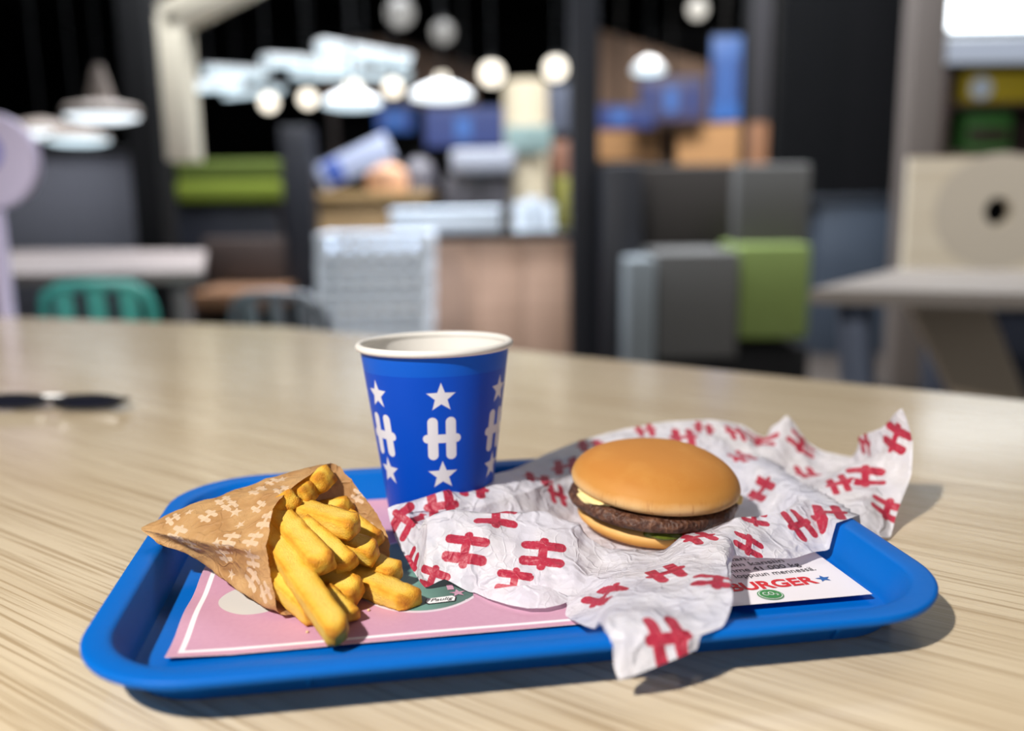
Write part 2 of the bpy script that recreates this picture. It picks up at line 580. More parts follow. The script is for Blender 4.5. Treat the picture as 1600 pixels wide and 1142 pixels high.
# ================================================================== PAPER CUP
def cup_mat():
    k = NT('blue_printed_card')
    u, v = k.uv('wrap')           # u: angle in columns, v: height in metres
    col = k.f('SUBTRACT', k.f('FRACT', u), 0.5)
    per = 0.0445
    rad = k.f('ADD', 0.0288, k.f('MULTIPLY', v, 0.131))
    x = k.f('DIVIDE', k.f('MULTIPLY', k.f('MULTIPLY', col, 2 * PI / 6.1), rad), 0.0243)
    def rel(v0):
        a = k.f('FLOORED_MODULO', k.f('ADD', k.f('SUBTRACT', v, v0), per / 2), per)
        return k.f('DIVIDE', k.f('SUBTRACT', a, per / 2), 0.0243)
    d = k.f('MINIMUM', k.letter_h(x, rel(0.0590)), k.star(x, rel(0.0822)))
    ink = k.f('MULTIPLY', k.sm(0.012, -0.012, d), k.f('MULTIPLY', k.sm(0.0912, 0.0908, v), k.sm(0.0290, 0.0295, v)))
    c = k.mix(ink, C(0, 72, 190), C(222, 220, 226))
    c = k.mix(k.sm(0.0935, 0.0938, v), c, C(4, 88, 200))
    k.base(c)
    k.rough(0.42)
    k.b.inputs['Specular IOR Level'].default_value = 0.22
    return k.m
CUPH = 0.1085
CC = Vector((-0.0437, 0.5085, 0.0048))
cup = thing('paper_cup', CC, 'blue paper cup with white letters and stars standing in the tray', 'cup')
m_cupw = mat('white_card', C(226, 222, 216), 0.45)
TILT = Matrix.Rotation(math.radians(-0.3), 3, 'Y') @ Matrix.Rotation(math.radians(-1.4), 3, 'X')
def cup_r(z): return 0.0288 + 0.131 * z
pr = [(cup_r(0.0) - 0.0006, 0.0), (cup_r(0.0), 0.0008)] + [(cup_r(z), z) for z in [0.004 + (CUPH - 0.008) * i / 20 for i in range(21)]]
body = lathe('cup_wall', pr, CC, cup_mat(), cup, 72, TILT)
ul = body.data.uv_layers.new(name='wrap')
ti = TILT.transposed()
for p in body.data.polygons:
    us = []
    for li in p.loop_indices:
        q = ti @ (body.data.vertices[body.data.loops[li].vertex_index].co - CC)
        us.append((li, math.atan2(q.x, -q.y), q.z))
    if max(a for _, a, _ in us) - min(a for _, a, _ in us) > PI:
        us = [(l, a + 2 * PI if a < 0 else a, z) for l, a, z in us]
    for l, a, z in us:
        ul.data[l].uv = ((a - 0.15) / (2 * PI / 6.1) + 0.5 + 6, z)
lathe('cup_inside', [(0.0, 0.008), (cup_r(0.008) - 0.001, 0.008)] + [(cup_r(z) - 0.0009, z) for z in (0.02, 0.05, 0.08, CUPH - 0.003)], CC, m_cupw, cup, 72, TILT)
rr = cup_r(CUPH - 0.002)
lathe('rolled_rim', [(rr + 0.0004 + 0.0021 * math.cos(t), CUPH - 0.0022 + 0.0021 * math.sin(t)) for t in [2 * PI * i / 14 for i in range(15)]], CC, m_cupw, cup, 96, TILT)

# ================================================================== HAMBURGER
BC = Vector((0.0795, 0.4945, 0.0072))
BT = Matrix.Rotation(math.radians(4.2), 3, 'Y') @ Matrix.Rotation(math.radians(1.5), 3, 'X')
def bun_mat(name, top, side, pale):
    k = NT(name)
    x, y = k.uv('bake')
    n1 = k.noise(k.obj(), 45, 4, 0.55)
    n2 = k.noise(k.obj(), 900, 3, 0.6)
    nv = k.noise(k.obj((300, 300, 25)), 1.0, 3, 0.6)
    t = k.f('ADD', x, k.f('MULTIPLY', k.f('SUBTRACT', n1, 0.5), 0.22))
    c = k.ramp(t, [(0.0, pale), (0.16, pale), (0.38, side), (0.62, top), (1.0, top)])
    c = k.mix(k.f('MULTIPLY', k.sm(0.45, 0.7, n1), 0.6), c, side)
    c = k.mix(k.f('MULTIPLY', k.f('MULTIPLY', k.sm(0.58, 0.72, nv), 0.35), k.sm(0.5, 0.2, x)), c, C(160, 92, 38))
    c = k.mix(k.f('MULTIPLY', k.sm(0.68, 0.76, n2), 0.30), c, C(238, 196, 130))
    k.base(c)
    k.rough(0.62)
    k.b.inputs['Specular IOR Level'].default_value = 0.22
    k.b.inputs['Subsurface Weight'].default_value = 0.05
    k.b.inputs['Subsurface Radius'].default_value = (0.004, 0.002, 0.001)
    k.bump(k.f('ADD', k.f('MULTIPLY', n2, 0.25), n1), 0.0008, 0.35)
    return k.m
burger = thing('hamburger', BC, 'hamburger with a golden bun and thin patty in patterned wrapping paper', 'hamburger')
def blob_lathe(name, prof, m, amp, freq, seed, n=96, uvf=None, wob=None, off=(0, 0, 0)):
    V, Fc = [], []
    P = len(prof)
    uvs = []
    for j in range(n):
        th = 2 * PI * j / n
        for i, (r, z) in enumerate(prof):
            rr_ = r * (1 + (wob(th) if wob else 0))
            p = Vector((rr_ * math.cos(th), rr_ * math.sin(th), z))
            nz = noise.noise(p * freq + Vector((seed, 0, 0)))
            d = Vector((math.cos(th), math.sin(th), 0.4))
            p += d * nz * amp * min(1, r / 0.02)
            V.append(BC + BT @ (p + Vector(off)))
            uvs.append(uvf(i / (P - 1), r, z) if uvf else 0)
    for j in range(n):
        k = (j + 1) % n
        for i in range(P - 1):
            Fc.append((j * P + i, k * P + i, k * P + i + 1, j * P + i + 1))
    o = mesh(name, V, Fc, m, burger)
    ul = o.data.uv_layers.new(name='bake')
    for l in o.data.loops:
        ul.data[l.index].uv = (uvs[l.vertex_index], 0)
    bm = bmesh.new()
    bm.from_mesh(o.data)
    bmesh.ops.remove_doubles(bm, verts=bm.verts, dist=1e-7)
    bmesh.ops.recalc_face_normals(bm, faces=bm.faces)
    bm.to_mesh(o.data)
    bm.free()
    return o
# top bun profile: underside -> lower rim -> dome
tp = [(0.0, 0.0205), (0.02, 0.0203), (0.038, 0.0204), (0.0425, 0.0207), (0.0448, 0.0218)]
for i in range(1, 25):
    t = PI / 2 * i / 24
    tp.append((0.0478 * math.cos(t) ** 0.74 if i < 24 else 0.0, 0.0248 + 0.0208 * math.sin(t) ** 1.05))
tp.insert(5, (0.0473, 0.0238))
blob_lathe('top_bun', tp, bun_mat('golden_bun_crust', C(188, 125, 56), C(197, 138, 68), C(224, 184, 128)), 0.0016, 22, 3, uvf=lambda t, r, z: max(0, min(1, (z - 0.0203) / 0.025)))
bp = [(0.0, 0.0), (0.03, 0.0), (0.0395, 0.0008), (0.0430, 0.0035), (0.0438, 0.0065), (0.0428, 0.0080), (0.0408, 0.0092), (0.0385, 0.0097), (0.0, 0.0099)]
blob_lathe('bottom_bun', bp, bun_mat('pale_bun_crust', C(226, 182, 116), C(220, 160, 82), C(210, 142, 62)), 0.0012, 30, 9, uvf=lambda t, r, z: max(0, min(1, z / 0.0118)))
k = NT('grilled_patty')
_a = k.noise(k.obj(), 260, 5, 0.65)
_b = k.vor(k.obj(), 420)
k.base(k.ramp(_a, [(0.25, C(38, 20, 14)), (0.5, C(84, 52, 38)), (0.72, C(128, 88, 64))]))
k.rough(0.42)
k.bump(k.f('ADD', _a, k.f('MULTIPLY', _b, 0.6)), 0.0015, 0.9)
pp = [(0.0, 0.0108), (0.030, 0.0106), (0.0425, 0.0110), (0.0462, 0.0128), (0.0474, 0.0156), (0.0464, 0.0185), (0.0440, 0.0197), (0.03, 0.0202), (0.0, 0.0203)]
blob_lathe('patty', pp, k.m, 0.0026, 95, 5, n=160, wob=lambda t: 0.022 * math.sin(3 * t + 1.2) + 0.05 * math.exp(-((t - PI * 1.02) / 0.35) ** 2), off=(-0.001, 0, 0))
m_cheese = mat('pale_sauce', C(246, 226, 160), 0.35, var=0.08, vscale=200)
def puddle(name, ang, r, z, sx, sy, sz, m, seed, label=None):
    bm = bmesh.new()
    bmesh.ops.create_icosphere(bm, subdivisions=4, radius=1)
    for v in bm.verts:
        p = v.co.copy()
        p *= 1 + 0.28 * noise.noise(p * 1.6 + Vector((seed, 0, 0)))
        q = Vector((p.x * sx, p.y * sy, p.z * sz))
        q = Matrix.Rotation(ang, 3, 'Z') @ (Vector((r, 0, z)) + q)
        v.co = BC + BT @ q
    o = frombm(name, bm, m, burger)
    if label: o['label'] = label
    return o
puddle('sauce', math.radians(206), 0.0415, 0.0196, 0.0058, 0.0135, 0.0034, m_cheese, 1, 'creamy pale sauce')
puddle('sauce', math.radians(352), 0.0440, 0.0195, 0.0050, 0.0060, 0.0035, mat('mustard_sauce', C(206, 172, 96), 0.4), 4, 'yellowish sauce at the side')
m_pickle = NT('pickle_skin')
m_pickle.base(m_pickle.mix(m_pickle.noise(m_pickle.obj(), 300, 3), C(50, 62, 14), C(110, 118, 44)))
m_pickle.rough(0.2)
puddle('pickle', math.radians(271), 0.0378, 0.0096, 0.0078, 0.0130, 0.0032, m_pickle.m, 2)
m_ket = mat('ketchup', C(168, 30, 12), 0.18)
puddle('ketchup', math.radians(291), 0.0385, 0.0096, 0.0068, 0.0120, 0.0022, m_ket, 6)
puddle('ketchup', math.radians(284), 0.0422, 0.0078, 0.0022, 0.0052, 0.0024, m_ket, 8)

# ================================================================== WRAPPING PAPER
def print_mat(name, paper, ink, halo, fold, use_star=False, transl=0.3, transp=0.06, crease=55, rough=0.42):
    k = NT(name)
    x, y = k.uv('print')
    if use_star:
        isstar = k.f('GREATER_THAN', x, 10.0)
        xs = k.f('SUBTRACT', x, k.f('MULTIPLY', isstar, 20.0))
        dh = k.letter_h(xs, y)
        dst = k.star(xs, y, 0.5, 0.2)
        d = k.f('ADD', k.f('MULTIPLY', dh, k.f('SUBTRACT', 1.0, isstar)), k.f('MULTIPLY', dst, isstar))
    else:
        d = k.letter_h(x, y)
    fib = k.noise(k.obj(), 700, 4, 0.7)
    soft = k.noise(k.obj(), 60, 3)
    ragged = k.f('ADD', d, k.f('MULTIPLY', k.f('SUBTRACT', fib, 0.5), 0.03))
    inkf = k.sm(0.012, -0.012, ragged)
    pc = k.mix(k.sm(0.3, 0.7, soft), paper, halo)
    ic = k.mix(k.f('MULTIPLY', k.sm(0.5, 0.75, fib), 0.35), ink, tuple(a * 0.6 + b * 0.4 for a, b in zip(ink, paper)))
    c = k.mix(inkf, pc, ic)
    k.base(c)
    k.rough(rough)
    k.b.inputs['Specular IOR Level'].default_value = 0.35
    v1 = k.vor(k.obj(), crease, 'F1')
    v2 = k.vor(k.obj((1, 1.3, 1)), crease * 2.7, 'F1')
    wv = k.n('ShaderNodeVectorMath', operation='ADD')
    k.t.links.new(k.obj(), wv.inputs[0])
    nz = k.n('ShaderNodeTexNoise')
    k.t.links.new(k.obj(), nz.inputs['Vector'])
    nz.inputs['Scale'].default_value = 70
    sc_ = k.n('ShaderNodeVectorMath', operation='SCALE')
    k.t.links.new(nz.outputs['Color'], sc_.inputs[0])
    sc_.inputs['Scale'].default_value = 0.012
    k.t.links.new(sc_.outputs[0], wv.inputs[1])
    cr1 = k.sm(0.09, 0.0, k.vor(wv.outputs[0], crease * 0.9, 'DISTANCE_TO_EDGE'))
    cr2 = k.sm(0.10, 0.0, k.vor(wv.outputs[0], crease * 2.2, 'DISTANCE_TO_EDGE'))
    cr = k.f('ADD', k.f('MULTIPLY', cr1, k.sm(0.4, 0.6, soft)), k.f('MULTIPLY', cr2, k.f('MULTIPLY', 0.35, k.sm(0.6, 0.4, soft))))
    h = k.f('ADD', k.f('ADD', k.f('MULTIPLY', v1, 0.9), k.f('MULTIPLY', v2, 0.25)), k.f('ADD', k.f('MULTIPLY', cr, 0.22), k.f('MULTIPLY', fib, 0.04)))
    nrm = k.bump(h, fold, 0.8)
    tr_ = k.n('ShaderNodeBsdfTranslucent')
    k.put(tr_.inputs['Color'], c)
    k.t.links.new(nrm, tr_.inputs['Normal'])
    mx = k.n('ShaderNodeMixShader')
    mx.inputs[0].default_value = transl
    k.t.links.new(k.b.outputs[0], mx.inputs[1])
    k.t.links.new(tr_.outputs[0], mx.inputs[2])
    last = mx
    if transp:
        tp_ = k.n('ShaderNodeBsdfTransparent')
        m2 = k.n('ShaderNodeMixShader')
        k.put(m2.inputs[0], k.f('MULTIPLY', transp, k.f('SUBTRACT', 1.0, inkf)))
        k.t.links.new(last.outputs[0], m2.inputs[1])
        k.t.links.new(tp_.outputs[0], m2.inputs[2])
        last = m2
    k.t.links.new(last.outputs[0], k.out.inputs[0])
    return k.m

def stamp(o, marks, reach):
    """write the marks' own coordinates into a per-face 'print' layer; marks = (centre, ex, ey, normal, size, is_star)"""
    me = o.data
    ul = me.uv_layers.get('print') or me.uv_layers.new(name='print')
    for p in me.polygons:
        best, bd = None, 1e9
        for mk in marks:
            c, ex, ey, nn, size, st = mk
            d = (p.center - c).length / size
            if d < bd and d < reach and abs(p.normal.dot(nn)) > 0.1:
                best, bd = mk, d
        for li in p.loop_indices:
            if best is None:
                ul.data[li].uv = (3.0, 3.0)
            else:
                c, ex, ey, nn, size, st = best
                q = me.vertices[me.loops[li].vertex_index].co - c
                ul.data[li].uv = (q.dot(ex) / size + (20.0 if st else 0), q.dot(ey) / size)
def find_marks(o, lst, size):
    bvh = BVHTree.FromPolygons([v.co for v in o.data.vertices], [tuple(p.vertices) for p in o.data.polygons])
    out = []
    for it in lst:
        u, v, ang = it[:3]
        sc = it[3] if len(it) > 3 else 1.0
        st = it[4] if len(it) > 4 else False
        loc, nn, idx, dist = bvh.ray_cast(EYE, ray(u, v).normalized())
        if loc is None: continue
        a = math.radians(ang)
        # smooth normal over a neighbourhood
        acc = nn * 0
        for dx in (-9, 0, 9):
            for dy in (-9, 0, 9):
                l2, n2, i2, d2 = bvh.ray_cast(EYE, ray(u + dx, v + dy).normalized())
                if l2 is not None and (l2 - loc).length < 0.015:
                    if n2.dot(EYE - l2) < 0: n2 = -n2
                    acc += n2
        nn = acc.normalized() if acc.length > 0 else nn
        d = ray(u - 10 * math.sin(a), v - 10 * math.cos(a))
        den = d.dot(nn)
        if abs(den) < 1e-4: continue
        q = EYE + d * ((loc - EYE).dot(nn) / den)
        ey = (q - loc).normalized()
        ex = ey.cross(nn).normalized()
        out.append((loc, ex, ey, nn, size * sc, st))
    return out

ce = Vector((BC.x, BC.y, 0.0062))
def E_(u, v, y=None, z=None):
    return PY(u, v, y) if y is not None else PZ(u, v, z)
# each ray: edge point, ridge point (or None), valley height, sag of the outer slope
rays = [
    (E_(606, 794, .463), E_(640, 800, .462), .012),
    (E_(618, 842, .455), E_(648, 815, .452), .011),
    (E_(645, 893, .434), E_(654, 824, .445), .010),
    (E_(664, 918, None, .0056), E_(664, 806, .442), .009),
    (E_(695, 905, None, .0095), E_(700, 799, .442), .0085),
    (E_(736, 926, None, .0054), E_(760, 796, .444), .008),
    (E_(772, 921, None, .0068), E_(815, 797, .446), .008),
    (E_(822, 921, None, .0075), E_(855, 802, .447), .0075),
    (E_(864, 930, None, .0062), E_(903, 819, .445), .0075),
    (E_(886, 944, None, .0060), E_(915, 840, .441), .0075),
    (E_(884, 962, None, .0062), E_(945, 856, .438), .0080),
    (E_(915, 978, None, .0150), E_(975, 860, .437), .0080),
    (E_(946, 988, .3335), E_(1000, 862, .437), .0080),
    (E_(955, 1022, .3225), E_(1015, 862, .437), .0080),
    (E_(968, 1062, .3175), E_(1030, 859, .437), .0080),
    (E_(1030, 1040, .3185), E_(1050, 848, .438), .0085),
    (E_(1090, 1014, .3255), E_(1072, 835, .440), .0090),
    (E_(1132, 975, .3340), E_(1092, 832, .442), .0100),
    (E_(1145, 935, .3480), E_(1112, 824, .444), .0110),
    (E_(1143, 900, .3800), E_(1130, 816, .446), .0120),
    (E_(1146, 868, .4150), E_(1148, 808, .448), .0120),
    (E_(1176, 871, .4230), E_(1170, 803, .452), .0120),
    (E_(1236, 873, .4290), E_(1216, 801, .458), .0120),
    (E_(1272, 862, .4400), E_(1240, 792, .468), .0120),
    (E_(1310, 856, .4480), E_(1262, 779, .478), .0120),
    (E_(1376, 839, .4720), E_(1310, 796, .484), .0130),
    (E_(1392, 838, .4820), E_(1345, 790, .490), .0150),
    (E_(1402, 800, .4950), E_(1362, 770, .505), .018),
    (E_(1424, 742, .5080), E_(1375, 745, .520), .020),
    (E_(1426, 690, .5180), E_(1385, 715, .528), .022),
    (E_(1409, 638, .5250), E_(1375, 705, .540), .022),
    (E_(1378, 668, .5420), E_(1355, 718, .555), None),
    (E_(1340, 684, .5650), E_(1335, 722, .575), None),
    (E_(1352, 716, .5850), E_(1310, 728, .578), None),
    (E_(1290, 706, .6000), E_(1270, 726, .580), None),
    (E_(1262, 690, .6080), E_(1240, 715, .582), None),
    (E_(1229, 649, .6100), E_(1215, 702, .585), None),
    (E_(1196, 684, .6120), E_(1180, 702, .585), None),
    (E_(1160, 664, .6120), E_(1140, 688, .585), None),
    (E_(1110, 655, .6120), E_(1090, 684, .582), None),
    (E_(1040, 659, .6080), E_(1035, 690, .578), None),
    (E_(975, 670, .6020), E_(975, 700, .570), None),
    (E_(905, 688, .5920), E_(918, 722, .555), None),
    (E_(850, 711, .5780), E_(875, 742, .535), None),
    (E_(800, 733, .5350), E_(838, 760, .505), None),
    (E_(745, 748, .4980), E_(800, 775, .485), None),
    (E_(690, 768, .4735), E_(755, 788, .472), None),
    (E_(642, 783, .4670), E_(700, 797, .466), None),
]
N = len(rays)
lip = {12: (E_(952, 962, None, .0255), E_(948, 978, None, .0262)), 13: (E_(968, 960, None, .0262), E_(962, 986, None, .0256)), 14: (E_(986, 958, None, .0266), E_(980, 992, None, .0252)),
       15: (E_(1038, 950, None, .0270), E_(1036, 988, None, .0252)), 16: (E_(1080, 940, None, .0272), E_(1086, 980, None, .0252)), 17: (E_(1112, 922, None, .0280), E_(1124, 958, None, .0270)),
       18: (E_(1130, 890, None, .0260), E_(1141, 918, None, .0280))}
ctrl = []
for i, (e, rg, val) in enumerate(rays):
    rg = Vector(rg)
    dirv = Vector((rg.x - ce.x, rg.y - ce.y, 0)).normalized()
    s0 = ce.copy()
    s1 = ce + dirv * 0.040
    s1.z = 0.0064
    s2 = ce + dirv * 0.0475
    s2.z = 0.0068
    if (rg - ce).length < 0.056:
        s2 = ce + dirv * 0.0455
    mid = (s2 + rg) / 2
    if val is not None:
        mid.z = s2.z + (rg.z - s2.z) * 0.32
    else:
        mid.z = s2.z + (rg.z - s2.z) * 0.42
    s5 = (rg + e) / 2
    if val is not None and 3 <= i <= 9:
        out = (e - rg); out.z = 0
        if out.length > 0: s5 += out.normalized() * 0.004
        s5.z += 0.003
    s6 = (s5 + Vector(e)) / 2
    if i in lip:
        s5, s6 = lip[i]
    ctrl.append([s0, s1, s2, mid, rg, s5, s6, Vector(e)])
ASUB, RSUB = 9, 10
K = len(ctrl[0])
rows = []
for i in range(N):
    for a in range(ASUB):
        t = a / ASUB
        pts = [catmull(ctrl[(i - 1) % N][q], ctrl[i][q], ctrl[(i + 1) % N][q], ctrl[(i + 2) % N][q], t) * 0.45 + ctrl[i][q].lerp(ctrl[(i + 1) % N][q], t) * 0.55 for q in range(K)]
        row = []
        for q in range(K - 1):
            p0 = pts[max(q - 1, 0)]; p1 = pts[q]; p2 = pts[q + 1]; p3 = pts[min(q + 2, K - 1)]
            if q == 4:      # crisp ridge
                p0 = p1 - (p2 - p1) * 0.4
            if q == 3:
                p3 = p2 + (p2 - p1) * 0.2
            for b in range(RSUB):
                row.append(catmull(p0, p1, p2, p3, b / RSUB) * 0.5 + p1.lerp(p2, b / RSUB) * 0.5)
        row.append(pts[-1])
        rows.append(row)
M_ = len(rows[0])
A_ = len(rows)
# crumple along the normal
flatv = [p for r in rows for p in r]
def grid_normal(a, b):
    pa, pc = rows[(a + 1) % A_][b], rows[a - 1][b]
    pb, pd = rows[a][min(b + 1, M_ - 1)], rows[a][max(b - 1, 0)]
    nn = (pa - pc).cross(pb - pd)
    return nn.normalized() if nn.length > 1e-12 else Vector((0, 0, 1))
newr = []
for a in range(A_):
    nr = []
    for b in range(M_):
        p = rows[a][b]
        w = max(0.0, min(1.0, (b - 2 * RSUB) / (1.2 * RSUB)))
        w *= 1.0 - 0.75 * max(0.0, (b - (M_ - 5)) / 4.0)
        d1 = noise.voronoi(p * 42)[0]
        d2 = noise.voronoi(p * 95 + Vector((3, 1, 7)))[0]
        h = (d1[0] - 0.45) * 0.0036 + (d2[0] - 0.45) * 0.0014 + 0.0016 * noise.noise(p * 28) + 0.0010 * (0.3 - abs(noise.noise(p * 75)))
        q = p + grid_normal(a, b) * h * w
        lz = tray_near(q.x, q.y)
        tq = toT(q)
        if lz > 0:
            lo = lz + 0.0012
            if lz < 0.004: lo = max(lo, (liner_z(tq.x, tq.y) if (-0.16 < tq.x < 0.166 and tq.y > -0.078) else 0) + 0.0010)
            q.z = max(q.z, lo)
        else:
            q.z = max(q.z, 0.0015)
        # keep clear of the bun
        dx, dy = q.x - BC.x, q.y - BC.y
        if q.z > 0.0085:
            rb = math.hypot(dx, dy)
            lim = 0.0468 if q.z < 0.020 else 0.0492
            if rb < lim and rb > 0:
                q.x, q.y = BC.x + dx * lim / rb, BC.y + dy * lim / rb
        nr.append(q)
    newr.append(nr)
V = []
for r in newr: V += r
Fc = []
for a in range(A_):
    a2 = (a + 1) % A_
    for b in range(M_ - 1):
        Fc.append((a * M_ + b, a * M_ + b + 1, a2 * M_ + b + 1, a2 * M_ + b))
m_wrap = print_mat('greaseproof_paper', C(236, 233, 238), C(192, 52, 76), C(228, 226, 236), 0.0035, transl=0.26, transp=0.05, crease=60)
wrap = thing('burger_wrapper', ce, 'crumpled white wrapping paper with red letters spread under the hamburger', 'wrapping paper')
wsheet = mesh('paper_sheet', V, Fc, m_wrap, wrap)
marks = find_marks(wsheet, [
    (727, 857, 84), (848, 865, 84), (803, 909, 82, .8), (945, 930, 86), (1045, 996, 20), (1040, 895, 58), (1122, 905, 82), (775, 806, 86), (840, 748, 5), (884, 728, 8),
    (738, 763, 0), (690, 790, 8), (634, 812, -40, .9), (643, 880, -30, .7), (674, 905, 70, .75), (922, 694, 14), (870, 772, 12, .8), (1068, 683, 10), (1008, 672, 25, .8),
    (1190, 766, 62), (1160, 714, 60, .8), (1262, 742, 40, .9), (1310, 754, 30, .8), (1252, 694, 48), (1185, 690, 70), (1150, 674, 30, .8), (1352, 745, 84), (1398, 684, 60), (1295, 800, 28),
    (1248, 820, 40, .9), (1178, 808, 76, .7), (1170, 850, 62, .75), (1325, 826, 74), (1386, 796, 60, .9), (1092, 838, 60, .9), (1350, 690, 10, .8), (1100, 668, 0, .8), (1130, 960, 30, .01)], 0.0228)
stamp(wsheet, marks, 0.68)
# the inner layer of paper that shows below the front fold
pl, fl = [], []
arc = [PZ(u, v, z) for u, v, z in ((738, 924, .0058), (762, 935, .0064), (795, 945, .0068), (825, 950.5, .0070), (852, 950, .0070), (875, 945, .0068), (893, 938, .0066))]
inn = [PZ(u, v, z) for u, v, z in ((742, 922, .0060), (770, 920, .010), (800, 916, .013), (830, 914, .0135), (855, 916, .012), (876, 926, .009), (894, 934, .0068))]
for p, q in zip(arc, inn):
    pl += [p, (p + q) / 2 + Vector((0, 0, 0.001)), q]
for i in range(6):
    for j in range(2):
        fl.append((i * 3 + j, i * 3 + j + 1, i * 3 + j + 4, i * 3 + j + 3))
inner = mesh('inner_fold', pl, fl, m_wrap, wrap)
stamp(inner, [], 1)

# ================================================================== BAG OF FRIES
gens = [
    [(221, 824, .437), (300, 789, .447), (405, 753, .455), (517, 722, .460)],
    [(221, 825, .436), (305, 803, .433), (398, 775, .435), (450, 766, .4310)],
    [(221, 826, .435), (305, 822, .424), (385, 815, .417), (428, 796, .4140)],
    [(221, 827, .434), (300, 842, .4175), (370, 852, .403), (417, 850, .397)],
    [(222, 829, .434), (300, 852, .4215), (372, 868, .4065), (420, 880, .3925)],
    [(238, 841, .431), (318, 866, .424), (368, 894, .410), (427, 922, .388)],
    [(252, 851, .428), (322, 880, .427), (378, 924, .405), (438, 961, .3842)],
    ['w', (-.170, .440, .0235), (-.128, .436, .0075), (-.090, .428, .0060), (500, 948, None)],
    ['w', (-.172, .446, .0240), (-.125, .450, .0075), (-.085, .448, .0060), (560, 916, None)],
    ['w', (-.174, .450, .0250), (-.140, .455, .0120), (-.102, .452, .0085), (602, 886, .4300)],
    ['w', (-.178, .447, .0275), (-.142, .456, .0210), (-.102, .456, .0200), (607, 845, .4400)],
    ['w', (-.182, .444, .0300), (-.146, .455, .0280), (-.108, .458, .0300), (583, 795, .4480)],
    ['w', (-.186, .441, .0315), (-.150, .452, .0340), (-.115, .459, .0405), (548, 749, .4560)],
]
gp = []
for g in gens:
    if g[0] == 'w':
        pts = [Vector(g[1]), Vector(g[2]), Vector(g[3])]
        u, v, y = g[4]
        pts.append(PY(u, v, y) if y else PZ(u, v, 0.0058))
    else:
        pts = [PY(*t) for t in g]
    gp.append(pts)
G = len(gp)
GS, LS = 12, 20
rowsb = []
for i in range(G):
    for a in range(GS):
        t = a / GS
        sharp = i in (3, 6, 9, 0, 12)
        cp_ = [catmull(gp[i - 1][q], gp[i][q], gp[(i + 1) % G][q], gp[(i + 2) % G][q], t) * 0.75 + (gp[i][q] * (1 - t) + gp[(i + 1) % G][q] * t) * 0.25 for q in range(4)]
        row = []
        for q in range(3):
            p0 = cp_[q - 1] if q > 0 else cp_[0] * 2 - cp_[1]
            p3 = cp_[q + 2] if q < 2 else cp_[3] * 2 - cp_[2]
            for b in range(LS):
                row.append(catmull(p0, cp_[q], cp_[q + 1], p3, b / LS))
        # torn, slightly ragged mouth
        tip = cp_[3]
        row.append(tip + (cp_[3] - cp_[2]).normalized() * 0.0007 * noise.noise(tip * 900))
        rowsb.append(row)
MB, AB = len(rowsb[0]), len(rowsb)
axis_mid = [sum((rowsb[a][b] for a in range(AB)), Vector()) / AB for b in range(MB)]
V, Fc = [], []
for a in range(AB):
    for b in range(MB):
        p = rowsb[a][b]
        w = min(1, b / 10) * (1 if b < MB - 1 else 0.6)
        nn = (p - axis_mid[b]).normalized()
        d1 = noise.voronoi(p * 70)[0]
        h = (d1[0] - 0.4) * 0.0022 + 0.0010 * noise.noise(p * 60) + 0.0004 * noise.noise(p * 220)
        q = p + nn * h * w
        lz = tray_h(q.x, q.y)
        if lz > 0:
            lo = lz + 0.0008
            tq = toT(q)
            if lz < 0.004 and tq.x > -0.157: lo = liner_z(tq.x, tq.y) + 0.0007
            q.z = max(q.z, lo)
        V.append(q)
for a in range(AB):
    a2 = (a + 1) % AB
    for b in range(MB - 1):
        Fc.append((a * MB + b, a2 * MB + b, a2 * MB + b + 1, a * MB + b + 1))
Fc.append(tuple(a * MB for a in range(AB)))
m_kraft = print_mat('kraft_paper', C(206, 164, 112), C(224, 195, 162), C(184, 138, 88), 0.0018, use_star=True, transl=0.22, transp=0.0, crease=110, rough=0.6)
bag = thing('fries_bag', (-.12, .44, .006), 'brown paper cone bag holding the french fries, printed with pale letters', 'paper bag')
bsheet = mesh('paper_cone', V, Fc, m_kraft, bag)
bm_ = find_marks(bsheet, [
    (325, 806, 62, 1), (358, 789, 60, .9), (276, 833, 70, 1), (348, 781, 60, .9), (415, 812, 88, 1.1), (402, 766, 70, 1), (358, 842, 84, 1), (395, 842, 80, 1), (300, 852, 80, .9),
    (350, 868, 84, .9), (405, 792, 60, .9), (395, 905, 35, 1.1), (415, 925, 20, .9), (440, 765, 60, .9), (395, 875, 80, .9), (425, 752, 70, .8),
    (295, 800, -20, .55, True), (368, 800, -20, .7, True), (440, 749, -20, .7, True), (390, 866, -10, .7, True), (362, 897, -10, .6, True), (338, 848, 10, .6, True), (270, 810, 40, .9), (430, 832, 0, .6, True), (375, 820, 15, .6, True), (580, 830, 20, .8), (560, 775, 60, .8)], 0.0106)
stamp(bsheet, bm_, 0.72)

